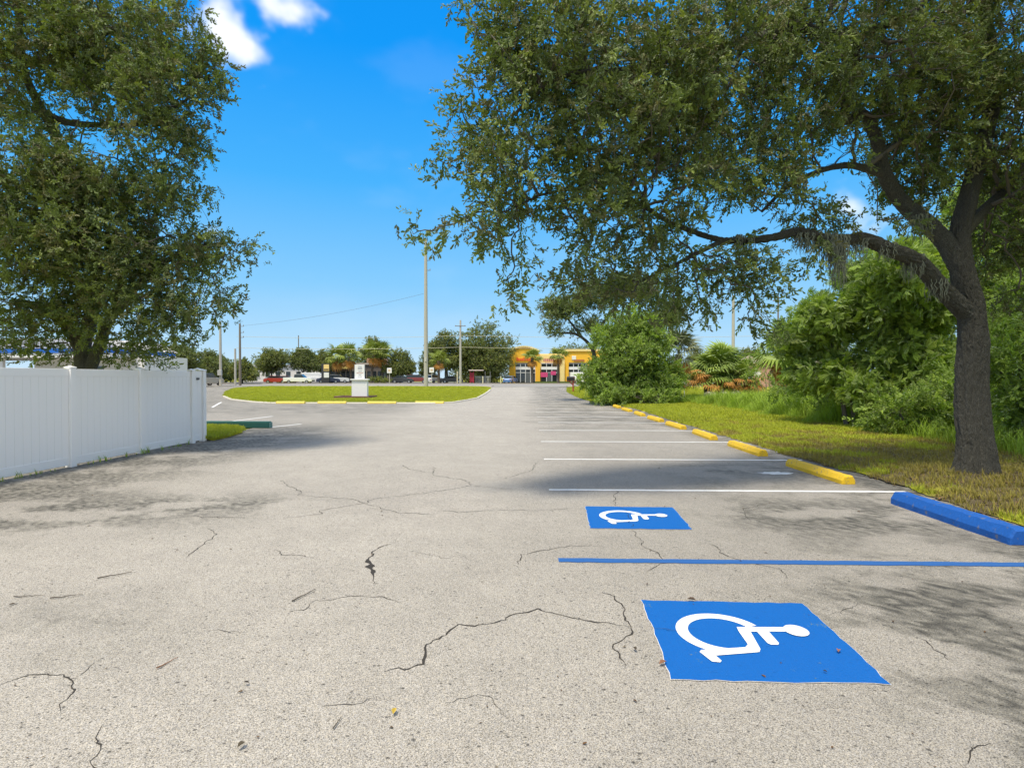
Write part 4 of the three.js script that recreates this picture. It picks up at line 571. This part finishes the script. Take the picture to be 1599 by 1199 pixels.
pole('tall tapering concrete utility pole on the grass island', at(665, 67.7).add(V(0, 0, 0)), 18.0, 0.27, 0.17, poleGrey, { pins: [14.2, 15.4, 16.6], plate: 3.4, sides: 8 });
pole('pale pole with a grey box on its shaft beyond the fence end', at(344, 74), 8.6, 0.19, 0.14, poleGrey, { box: 1.8 });
pole('short bare pole beside the taller wooden pole', at(367, 78), 5.2, 0.15, 0.13, poleGrey);
pole('wooden pole with side pins beyond the fence end', at(374.5, 80), 8.9, 0.19, 0.13, poleWood, { pins: [8.5, 7.6, 6.9] });
pole('thin distant pole rising above the round street trees', at(466, 150), 12.5, 0.15, 0.12, poleWood);
pole('wooden pole with crossarm in front of the big street tree', at(719, 103.5), 11.8, 0.23, 0.16, poleGrey, { arms: [10.7] });
pole('pole standing behind the palmetto under the oak boughs', at(1145, 62), 10.4, 0.2, 0.14, poleGrey);
pole('thin pole with crossarm beyond the feathery tree', at(1215, 95), 15, 0.16, 0.12, poleWood, { arms: [14.2] });
const wireMat = std(0.12, 0.12, 0.11, 0.7), wirePale = std(0.5, 0.47, 0.35, 0.6);
function wire(label, a, b, sag, r, mat) { const m = a.clone().lerp(b, 0.5), t = thing('power_line', label, 'wire', m, 0), pts = []; for (let i = 0; i <= 24; i++) { const k = i / 24; pts.push(a.clone().lerp(b, k).sub(m).add(V(0, -sag * 4 * k * (1 - k), 0))); } const pos = [], nor = [], uv = [], idx = []; tubeInto(pos, nor, uv, idx, pts, pts.map(() => r), 4); part('cable', geoFrom(pos, nor, uv, idx), mat, t); }
{
  const top = at(719, 103.5), w0 = at(374.5, 80), w1 = at(665, 67.7);
  wire('sagging line from the wooden pole to the concrete pole', w0.clone().add(V(0.5, 8.6, 0)), w1.clone().add(V(-0.2, 11.4, 0)), 0.5, 0.012, wireMat);
  wire('upper pale cable passing before the big street tree', V(-55, 9.4, -103.3), V(top.x, 9.45, -103.3), 0.35, 0.03, wirePale); wire('upper pale cable running on over the yellow shops', V(top.x, 9.45, -103.3), V(45, 9.3, -103.3), 0.35, 0.03, wirePale);
  wire('lower pale cable passing before the big street tree', V(-55, 7.25, -103.3), V(top.x, 7.3, -103.3), 0.3, 0.03, wirePale); wire('lower pale cable running on over the yellow shops', V(top.x, 7.3, -103.3), V(45, 7.2, -103.3), 0.3, 0.03, wirePale);
}

// ---------------------------------------------------------------- buildings across the road
const glass = new THREE.MeshPhysicalMaterial({ color: new THREE.Color().setRGB(0.02, 0.025, 0.028), roughness: 0.08, metalness: 0, clearcoat: 0.6 });
const frameWhite = std(0.75, 0.74, 0.7, 0.6), yellow = std(0.85, 0.47, 0.035, 0.85, { bumpMap: grain, bumpScale: 0.005 }), cream = std(0.85, 0.66, 0.26, 0.85);
{
  const p = at(795, 118), t = thing('shop_row', 'yellow orange row of shops with glazed fronts across the road', 'shops', p), m = 0.1356;
  const X = (px) => (px - 795) * m;
  const bay = (a, b, h, z, mat) => part('wall', box(X(b) - X(a), h, 14, (X(a) + X(b)) / 2, h / 2, z - 7), mat, t);
  { // first bay with arched parapet, front facade pierced by its glazing via a deep recess
    const s = new THREE.Shape(); s.moveTo(X(795), 0); s.lineTo(X(805), 0); s.lineTo(X(805), 4.3); s.lineTo(X(836), 4.3); s.lineTo(X(836), 0); s.lineTo(X(841), 0); s.lineTo(X(841), 6.6); for (let i = 0; i <= 14; i++) { const k = i / 14, x = X(841) + (X(795) - X(841)) * k; s.lineTo(x, 6.6 + 1.0 * Math.sin(Math.PI * k) ** 0.7); } s.lineTo(X(795), 0);
    part('wall', new THREE.ExtrudeGeometry(s, { depth: 0.5, bevelEnabled: false }).translate(0, 0, -0.5), yellow, t); const c = []; for (let i = 0; i < 14; i++) { const k = (i + 0.5) / 14, x = X(841) + (X(795) - X(841)) * k; c.push(box(0.52, 0.28, 0.8).rotateZ(-0.45 * Math.cos(Math.PI * k) * -1 * 0.9).translate(x, 6.72 + 1.0 * Math.sin(Math.PI * k) ** 0.7, -0.1)); } part('cornice', merge(c), cream, t);
  }
  bay(838, 882, 6.0, -0.55, cream); { const s = new THREE.Shape(); s.moveTo(X(882), 0); s.lineTo(X(888), 0); s.lineTo(X(888), 4.3); s.lineTo(X(918), 4.3); s.lineTo(X(918), 0); s.lineTo(X(960), 0); s.lineTo(X(960), 6.7); s.lineTo(X(882), 6.7); part('wall', new THREE.ExtrudeGeometry(s, { depth: 0.5, bevelEnabled: false }).translate(0, 0, -0.5), yellow, t); part('cornice', box(X(961) - X(881), 0.4, 0.8, (X(881) + X(961)) / 2, 6.9, -0.15), cream, t); }
  part('rear_block', box(X(960) - X(796), 6.2, 13, (X(796) + X(960)) / 2, 3.1, -7.6), cream, t); part('pillar', box(0.9, 5.0, 0.5, X(878), 2.5, 0.2), cream, t); part('pillar', box(0.8, 4.4, 0.35, X(840.5), 2.2, 0.15), yellow, t);
  const front = (a, b, n, z) => {
    const w = (X(b) - X(a)) / n;
    for (let i = 0; i < n; i++) { const x = X(a) + w * (i + 0.5); for (const [y0, y1] of [[0.1, 2.15], [2.25, 2.85], [3.45, 4.1]]) { const q = part('window', box(w - 0.12, y1 - y0, 0.05, x, (y0 + y1) / 2, z), glass, t); part('mullion', box(0.12, y1 - y0, 0.1, x + w / 2, (y0 + y1) / 2, z + 0.03), frameWhite, q); } }
    for (const y of [2.2, 2.9, 4.15]) part('frame_rail', box(X(b) - X(a), 0.12, 0.12, (X(a) + X(b)) / 2, y, z + 0.04), frameWhite, t); part('band', box(X(b) - X(a), 0.5, 0.12, (X(a) + X(b)) / 2, 3.18, z + 0.03), frameWhite, t);
    part('door', box(w * 0.9, 2.15, 0.08, X(a) + w * (Math.floor(n / 2) + 0.5), 1.12, z + 0.06), std(0.1, 0.11, 0.11, 0.2), t);
  };
  front(805, 836, 4, -0.25); front(888, 918, 4, -0.25); front(845, 870, 3, 0.04);
  const pink = std(0.6, 0.06, 0.18, 0.7); part('window_poster', box(1.5, 1.0, 0.03, X(849.5), 1.75, 0.13), pink, t); part('window_poster', box(1.1, 0.8, 0.03, X(864), 2.1, 0.13), pink, t);
  const red = std(0.75, 0.1, 0.02, 0.6), R = rng(17); for (let i = 0; i < 9; i++) { const big = i === 0 || i === 4; part('sign_letter', box(0.26, big ? 0.75 : 0.45 + 0.15 * R(), 0.12, X(807.5) + i * 0.36, 4.95 + (big ? 0.1 : 0), 0.07), red, t); }
  const rose = std(0.5, 0.12, 0.14, 0.6); for (let i = 0; i < 6; i++) part('sign_letter', box(0.27, 0.6, 0.1, X(849.5) + i * 0.38, 4.85, 0.06), rose, t); for (let i = 0; i < 5; i++) part('sign_letter', box(0.16, 0.3, 0.1, X(852) + i * 0.3, 4.25, 0.06), rose, t);
  part('sign_emblem', rbox(0.9, 0.85, 0.1, 0.1, X(896), 5.3, 0.06), std(0.78, 0.75, 0.62, 0.6), t); part('sign_board', box(2.2, 0.4, 0.1, X(904), 4.75, 0.06), std(0.4, 0.15, 0.04, 0.6), t);
  part('kerb_wall', box(X(925) - X(835), 0.35, 0.3, (X(835) + X(925)) / 2, 0.17, 1.4), std(0.1, 0.14, 0.03, 1), t);
}
{ // dark restaurant
  const p = at(515, 128), t = thing('restaurant', 'low dark restaurant with tan parapet behind the palms', 'building', p), X = (px) => (px - 515) * 0.147;
  part('wall', box(X(612) - X(515), 4.2, 12, (X(515) + X(612)) / 2, 2.1, -6), std(0.1, 0.085, 0.075, 0.8), t); part('parapet', box(X(603) - X(572), 1.4, 3, (X(572) + X(603)) / 2, 4.9, -2), std(0.55, 0.33, 0.22, 0.8), t); part('fascia', box(X(612) - X(515) + 0.3, 0.4, 0.4, (X(515) + X(612)) / 2, 4.3, 0.1), std(0.45, 0.4, 0.34, 0.8), t); part('awning', box(3.2, 0.5, 1.2, X(535), 3.4, 0.6), std(0.5, 0.42, 0.12, 0.8), t);
  for (let i = 0; i < 11; i++) { const q = part('window', box(0.95, 2.0, 0.06, X(520) + i * 1.2, 1.6, 0.02), glass, t); part('frame', box(0.12, 2.2, 0.14, X(520) + i * 1.2 + 0.6, 1.6, 0.06), std(0.3, 0.26, 0.2, 0.7), q); }
}
{
  const t = thing('pylon_sign', 'dark pylon sign with yellow and white panels by the road', 'sign', at(509, 110)); part('pylon', box(1.5, 3.9, 0.5, -0.1, 1.95, 0), std(0.03, 0.03, 0.035, 0.6), t); part('yellow_panel', box(1.05, 1.25, 0.08, 0.15, 3.1, 0.27), std(0.75, 0.55, 0.2, 0.6), t); part('dark_stripe', box(0.9, 0.22, 0.03, 0.15, 2.75, 0.325), std(0.06, 0.03, 0.02, 0.6), t); part('white_panel', box(1.0, 1.0, 0.08, 0.15, 1.65, 0.27), std(0.7, 0.7, 0.68, 0.6), t);
}
for (const [px, D, y, label] of [[608, 103, 2.7, 'small white square sign on a post by the restaurant'], [674, 104, 2.8, 'small white square sign behind the concrete utility pole']]) { const t = thing('roadside_sign', label, 'sign', at(px, D)); part('post', box(0.1, y, 0.1, 0, y / 2, 0), std(0.4, 0.38, 0.34, 0.7), t); part('panel', rbox(0.85, 0.95, 0.05, 0.02, 0, y - 0.25, 0.09), std(0.75, 0.74, 0.7, 0.6), t); part('print', box(0.4, 0.4, 0.01, 0, y - 0.25, 0.122), std(0.55, 0.42, 0.25, 0.7), t); }
{ // shelter with red frame
  const t = thing('bus_shelter', 'red framed shelter with pale roof under the big street tree', 'shelter', at(745, 112)), red = std(0.35, 0.02, 0.04, 0.6); for (const x of [-1.4, -0.7]) part('post', box(0.14, 2.5, 0.14, x, 1.25, 0), red, t); for (const x of [1.6, 2.6]) part('post', box(0.1, 2.4, 0.1, x, 1.2, -0.4), std(0.2, 0.2, 0.2, 0.6), t); part('roof', rbox(3.0, 0.2, 1.6, 0.05, -0.2, 2.6, -0.3), std(0.6, 0.5, 0.46, 0.7), t); for (let i = 0; i < 12; i++) part('picket', box(0.07, 1.3, 0.05, -0.4 + i * 0.27, 0.7, -0.6), std(0.6, 0.6, 0.58, 0.7), t); part('rail', box(3.4, 0.07, 0.06, 1.1, 1.36, -0.6), std(0.6, 0.6, 0.58, 0.7), t); part('red_panel', box(0.75, 1.9, 0.05, -1.05, 1.2, -0.1), red, t);
}
for (const [px, D, h] of [[782, 104, 1.3], [754, 104.5, 1.3], [714, 102.5, 2.2]]) { const t = thing('bollard_post', { 782: 'slim pale post left of the yellow shops', 754: 'slim pale post before the shelter', 714: 'short grey post at the foot of the crossarm pole' }[px], 'post', at(px, D)); part('shaft', cyl(0.09, 0.09, h, 8), std(0.65, 0.58, 0.4, 0.8), t); part('cap', new THREE.SphereGeometry(0.09, 8, 5).translate(0, h, 0), std(0.65, 0.58, 0.4, 0.8), t); }
{ // building behind the left oak
  const p = at(90, 40), t = thing('canopy_building', 'white building with blue fascia band behind the left oak', 'building', V(p.x, 0, p.z)), X = (px) => (px - 90) * 0.046, white = std(0.72, 0.7, 0.68, 0.8);
  part('wall', box(X(228) - X(52), 3.2, 5, (X(52) + X(228)) / 2, 1.6, -2.5), white, t); part('soffit', box(X(215) - X(-160), 0.3, 7, (X(215) + X(-160)) / 2, 3.15, -1), white, t); part('blue_band', box(X(213) - X(-160), 0.3, 7.1, (X(213) + X(-160)) / 2, 3.46, -1), std(0.01, 0.13, 0.55, 0.5), t);
  const s = new THREE.Shape([[X(-160), 0], [X(212), 0], [X(180), 0.75], [X(-160), 0.75]].map(([x, y]) => new THREE.Vector2(x, y))); part('roof', new THREE.ExtrudeGeometry(s, { depth: 6.5, bevelEnabled: false }).translate(0, 3.61, -5), std(0.55, 0.52, 0.5, 0.8), t);
  for (const px of [18, 43, -40]) part('column', box(0.22, 3.0, 0.22, X(px), 1.5, 2), white, t); part('window', box(1.2, 1.1, 0.08, X(150), 1.9, 0.02), glass, t); part('door', box(1, 2.1, 0.08, X(205), 1.05, 0.02), std(0.4, 0.4, 0.4, 0.5), t);
}
{ // pinkish house at the right
  const p = at(1163, 66), t = thing('brick_house', 'pinkish brick house with arched window beyond the palmetto', 'house', p, -0.1), X = (px) => (px - 1163) * 0.0759, brick = std(0.46, 0.27, 0.2, 0.9, { bumpMap: grain, bumpScale: 0.01 });
  part('wall', box(9.5, 2.9, 7, 3.5, 1.45, -3.5), brick, t); part('roof', box(10, 0.3, 7.6, 3.5, 3.05, -3.5), std(0.42, 0.38, 0.33, 0.8), t); const gs = new THREE.Shape([[-1.4, 0], [2.4, 0], [0.5, 0.9]].map(([x, y]) => new THREE.Vector2(x, y))); part('gable', new THREE.ExtrudeGeometry(gs, { depth: 0.3, bevelEnabled: false }).translate(0, 2.9, -0.1), std(0.5, 0.4, 0.34, 0.8), t);
  for (const x of [3.3, 4.9]) { const s = new THREE.Shape(); s.moveTo(-0.22, 0); s.lineTo(0.22, 0); s.lineTo(0.22, 0.9); s.absarc(0, 0.9, 0.22, 0, Math.PI); s.lineTo(-0.22, 0); const q = part('arched_window', new THREE.ExtrudeGeometry(s, { depth: 0.06, bevelEnabled: false, curveSegments: 8 }).translate(x, 0.6, 0.0), glass, t); part('sill', box(0.6, 0.08, 0.15, x, 0.56, 0.06), frameWhite, q); }
  part('garage_door', box(1.4, 2.0, 0.06, 1.1, 1.0, 0.02), std(0.6, 0.58, 0.56, 0.7), t);
}
{ // pale hall behind the round street trees
  const t = thing('white_hall', 'long white building behind the round street trees', 'building', at(420, 150)), X = (px) => (px - 420) * 0.172; part('wall', box(22, 4.2, 10, 3, 2.1, -5), std(0.68, 0.64, 0.58, 0.85), t); part('roof', box(23, 0.4, 11, 3, 4.4, -5), std(0.5, 0.48, 0.46, 0.8), t); for (let i = 0; i < 7; i++) { const q = part('window', box(1.2, 1.5, 0.08, -6 + i * 2.8, 2, 0.02), glass, t); part('sill', box(1.5, 0.1, 0.2, -6 + i * 2.8, 1.2, 0.06), frameWhite, q); }
}

// ---------------------------------------------------------------- vehicles across the road
const tyre = std(0.02, 0.02, 0.02, 0.9), rimM = std(0.45, 0.45, 0.46, 0.35, { metalness: 0.7 });
function car(kind, color, label, p, turn) {
  const t = thing(kind === 'pickup' ? 'pickup_truck' : kind === 'van' ? 'delivery_van' : 'parked_car', label, kind === 'pickup' ? 'truck' : kind === 'van' ? 'van' : 'car', p, turn, 'vehicles parked across the road'), paint = new THREE.MeshPhysicalMaterial({ color: new THREE.Color().setRGB(...color), roughness: 0.35, clearcoat: 0.8, clearcoatRoughness: 0.1 });
  const prof = { sedan: [[-2.2, .35], [-2.25, .7], [-2.1, .9], [-1.3, .98], [1.0, .98], [1.9, .88], [2.2, .7], [2.22, .35]], suv: [[-2.2, .4], [-2.25, .8], [-2.2, 1.05], [-1.5, 1.1], [1.1, 1.08], [2.0, .98], [2.2, .75], [2.2, .4]], pickup: [[-2.7, .45], [-2.75, 1.1], [-0.7, 1.12], [-0.7, 1.08], [1.2, 1.08], [2.4, 1.0], [2.6, .75], [2.6, .45]], van: [[-2.6, .4], [-2.65, 1.2], [-2.6, 1.3], [1.6, 1.25], [2.4, 1.05], [2.6, .8], [2.6, .4]] }[kind];
  const cab = { sedan: [[-1.75, .96], [-1.0, 1.4], [0.4, 1.42], [1.25, .96]], suv: [[-2.1, 1.06], [-1.9, 1.65], [0.3, 1.68], [1.2, 1.06]], pickup: [[-0.75, 1.08], [-0.6, 1.72], [0.6, 1.72], [1.35, 1.06]], van: [[-2.6, 1.25], [-2.55, 2.1], [1.0, 2.1], [1.8, 1.22]] }[kind];
  const ex = (pts, w, b) => new THREE.ExtrudeGeometry(new THREE.Shape(pts.map(([x, y]) => new THREE.Vector2(x, y))), { depth: w - 2 * b, bevelEnabled: true, bevelSize: b, bevelThickness: b, bevelSegments: 2 }).translate(0, 0, -(w - 2 * b) / 2);
  part('body', ex(prof, 1.8, 0.06), paint, t); part('windows', ex(cab, 1.62, 0.04), kind === 'van' ? paint : glass, t);
  const top = cab.slice(1, 3); part('roof', box(top[1][0] - top[0][0] + 0.1, 0.07, 1.5, (top[0][0] + top[1][0]) / 2, top[0][1] + 0.05, 0), paint, t);
  const ax = kind === 'pickup' ? 1.7 : 1.4; for (const x of [-ax, ax]) for (const z of [-0.8, 0.8]) { const w = part('wheel', new THREE.CylinderGeometry(0.34, 0.34, 0.24, 16).rotateX(Math.PI / 2).translate(x, 0.34, z), tyre, t); part('rim', new THREE.CylinderGeometry(0.2, 0.2, 0.26, 10).rotateX(Math.PI / 2).translate(x, 0.34, z), rimM, w); }
  const e0 = prof[prof.length - 1][0]; for (const z of [-0.65, 0.65]) { part('headlight', rbox(0.1, 0.16, 0.34, 0.03, e0 - 0.02, 0.72, z), std(0.6, 0.6, 0.58, 0.2), t); part('tail_light', rbox(0.08, 0.18, 0.3, 0.03, prof[1][0] - 0.03, 0.74, z), std(0.3, 0.01, 0.01, 0.3), t); }
  part('bumper', rbox(0.16, 0.2, 1.7, 0.05, e0 + 0.03, 0.48, 0), std(0.06, 0.06, 0.06, 0.6), t);
}
const A = (px, D) => at(px, D);
car('sedan', [0.35, 0.04, 0.03], 'red car parked by the round street trees', A(432, 108), 0.1); car('sedan', [0.32, 0.07, 0.05], 'brownish red car beside the white pickup', A(447, 109), 0.3); car('pickup', [0.75, 0.75, 0.73], 'white pickup truck across the road', A(467, 107), 0.05); car('van', [0.75, 0.74, 0.72], 'white van behind the pickup towards the pylon sign', A(493, 116), 0.1); car('sedan', [0.02, 0.03, 0.08], 'dark blue car at the foot of the pylon sign', A(512, 112), 0.4); car('suv', [0.65, 0.65, 0.63], 'white car parked beside the dark restaurant', A(528, 114), 0.2); car('sedan', [0.03, 0.03, 0.035], 'black car under the tree past the restaurant', A(628, 112), 0.1); car('suv', [0.22, 0.02, 0.02], 'dark red car near the concrete pole', A(651, 113), 0.1); car('suv', [0.7, 0.7, 0.68], 'white car parked beyond the concrete pole', A(677, 114), 1.2); car('sedan', [0.12, 0.25, 0.5], 'blue and white car beside the yellow shops', A(797, 112), 1.3); car('van', [0.72, 0.72, 0.7], 'white van in front of the yellow shops', A(911, 108), 0.05); car('sedan', [0.05, 0.05, 0.055], 'dark grey car half hidden by the vine covered bush', A(934, 98), 0.2); car('suv', [0.35, 0.32, 0.26], 'tan car on the side drive past the fence end', A(322, 76), 1.35); car('sedan', [0.04, 0.04, 0.045], 'black car under the big street tree', A(705, 113), 0.2);

// ---------------------------------------------------------------- trees across the road
const farCols = [[0.15, 0.195, 0.012], [0.185, 0.225, 0.014], [0.125, 0.165, 0.014], [0.24, 0.26, 0.016]], farDark = [[0.125, 0.17, 0.014], [0.15, 0.195, 0.016], [0.18, 0.21, 0.02]];
function farTree(label, px, D, topY, halfW, o = {}) {
  const b = at(px, D), m = D / F, H = (590 - topY) * m + EYE - b.y, w = halfW * m, bot = o.bot ?? 0.32, R = rng(o.seed), blobs = [];
  const c = (dx, fy, dz, r, q = 0.7) => blobs.push([V(b.x + dx * w, b.y + H * fy, b.z + dz * w), r * w, r * w * q, r * w * 0.9]);
  for (let k = 0; k < (o.k || 9); k++) { const a = k * 2.4 + R(), rr = 0.58 * Math.sqrt((k + 0.5) / (o.k || 9)), fy = bot + 0.13 + (1 - bot - 0.3) * R() * (1 - rr * 0.6); c(Math.cos(a) * rr * 1.05, fy, Math.sin(a) * rr, 0.34 + 0.14 * R()); } c(0, 0.78, 0, 0.45, Math.min(0.8, 0.2 * H / (0.45 * w)));
  const limbs = []; for (let k = 0; k < 4; k++) { const q = blobs[(k * 2) % blobs.length][0]; limbs.push([[b.clone(), V(b.x + 0.1 * (k - 1.5), b.y + H * 0.2, b.z), V(b.x + (q.x - b.x) * 0.5, b.y + H * 0.42, b.z + (q.z - b.z) * 0.5), q.clone()], 0.035 * H * (k ? 0.6 : 0.9), 0.04, 7]); }
  const vol = blobs.reduce((a, q) => a + 4.19 * q[1] * q[2] * q[3], 0);
  return makeTree({ name: 'street_tree', label, base: b, limbs, blobs, density: (o.n || 260) / vol, per: 8, scatter: Math.max(0.4, w * 0.15), sprays: bigSprays, leafMat: softLeaf, colors: o.colors || farCols, seed: o.seed, size: o.size || 1.3, bare: H * 0.3, tip: 0.012, limbStep: 0.6, group: 'trees across the road', maxCnt: 60, droop: 0 });
}
farTree('round dark green tree over the red cars', 424, 118, 545, 35, { seed: 401, n: 340 });
farTree('rounded tree above the white pickup', 473, 122, 541, 26, { seed: 402, n: 260, colors: farDark });
farTree('leafy tree just left of the pylon sign', 503, 128, 543, 24, { seed: 403, n: 240, bot: 0.2 });
farTree('tall dark tree rising behind the palms', 580, 138, 520, 26, { seed: 404, colors: farDark, n: 300, bot: 0.2 });
farTree('broad tree spreading right of the palms', 625, 118, 545, 30, { seed: 405, n: 340, bot: 0.25 });
farTree('loose topped tree left of the crossarm pole', 697, 116, 511, 33, { seed: 406, n: 360, bot: 0.14, k: 11 });
farTree('big dense tree beside the yellow shops', 755, 118, 500, 52, { seed: 407, n: 900, bot: 0.08, k: 20 });
farTree('dark tree showing behind the yellow shops', 890, 140, 538, 50, { seed: 408, colors: farDark, n: 300 });
farTree('olive tree behind the fence end', 275, 70, 540, 40, { seed: 409, n: 420, bot: 0.08, colors: farDark });
farTree('dull green tree at the side drive behind the poles', 325, 92, 548, 30, { seed: 410, n: 320, bot: 0.06, colors: farDark });
farTree('low shrubby tree around the wooden pole', 378, 100, 562, 22, { seed: 411, n: 240, bot: 0.05 });
farTree('low hedge like tree left of the round tree', 345, 125, 556, 30, { seed: 412, n: 220, bot: 0.05, colors: farDark });
farTree('green tree behind the concrete utility pole', 668, 130, 545, 22, { seed: 413, n: 200, bot: 0.1 });
farTree('dark tree closing the gap behind the shelter', 750, 132, 552, 60, { seed: 414, n: 420, bot: 0.0, colors: farDark });
farTree('distant tree behind the pinkish house', 1175, 90, 545, 50, { seed: 415, n: 300, bot: 0.1 });
farTree('distant tree behind the thick palm', 1290, 80, 520, 60, { seed: 416, n: 360, bot: 0.05 });
farTree('distant olive tree behind the white building', 180, 90, 530, 70, { seed: 417, n: 320, bot: 0.05, colors: farDark });
farTree('distant tree behind the dark restaurant', 545, 150, 548, 40, { seed: 418, n: 240, bot: 0.05, colors: farDark });
farTree('background tree behind the palmetto', 1090, 80, 548, 30, { seed: 419, n: 240, bot: 0.1 });
[[524, 117, 552, 'palm nearest the pylon sign'], [548, 116, 550, 'palm second from the pylon sign'], [580, 116, 546, 'palm behind the white sign pillar'], [597, 117, 548, 'palm at the tan parapet of the restaurant']].forEach(([px, D, y, label], i) => palm(label + ' across the road', at(px, D), (590 - y) * D / F + 1.15 - 1.0, 2.0, { seed: 500 + i, n: 26, dead: 6, mats: yellowMats, r: 0.26, group: 'palms across the road', lean: [0.3, -0.4, 0.5, -0.2][i] }));
[[831, 110, 556, 'palm in front of the first arched shop bay'], [872, 110, 552, 'palm in front of the pillar of the yellow shops'], [685, 110, 560, 'palm under the loose topped tree']].forEach(([px, D, y, label], i) => palm(label, at(px, D), (590 - y) * D / F + 1.15 - 0.4, 1.5, { seed: 520 + i, n: 26, dead: 5, mats: yellowMats, r: 0.26, group: 'palms across the road' }));
thicket('shrub', 'clipped hedge at the palms beside the restaurant', 590, 106, 1.2, [E(585, 593, 106, 1.5, .5, .6), E(600, 593, 106, 1.5, .5, .6)], { seed: 420, colors: farCols, sprays: bigSprays, size: 0.9, density: 20, per: 3, scatter: .2 });

console.log(JSON.stringify(stats));
renderer.render(scene, camera);
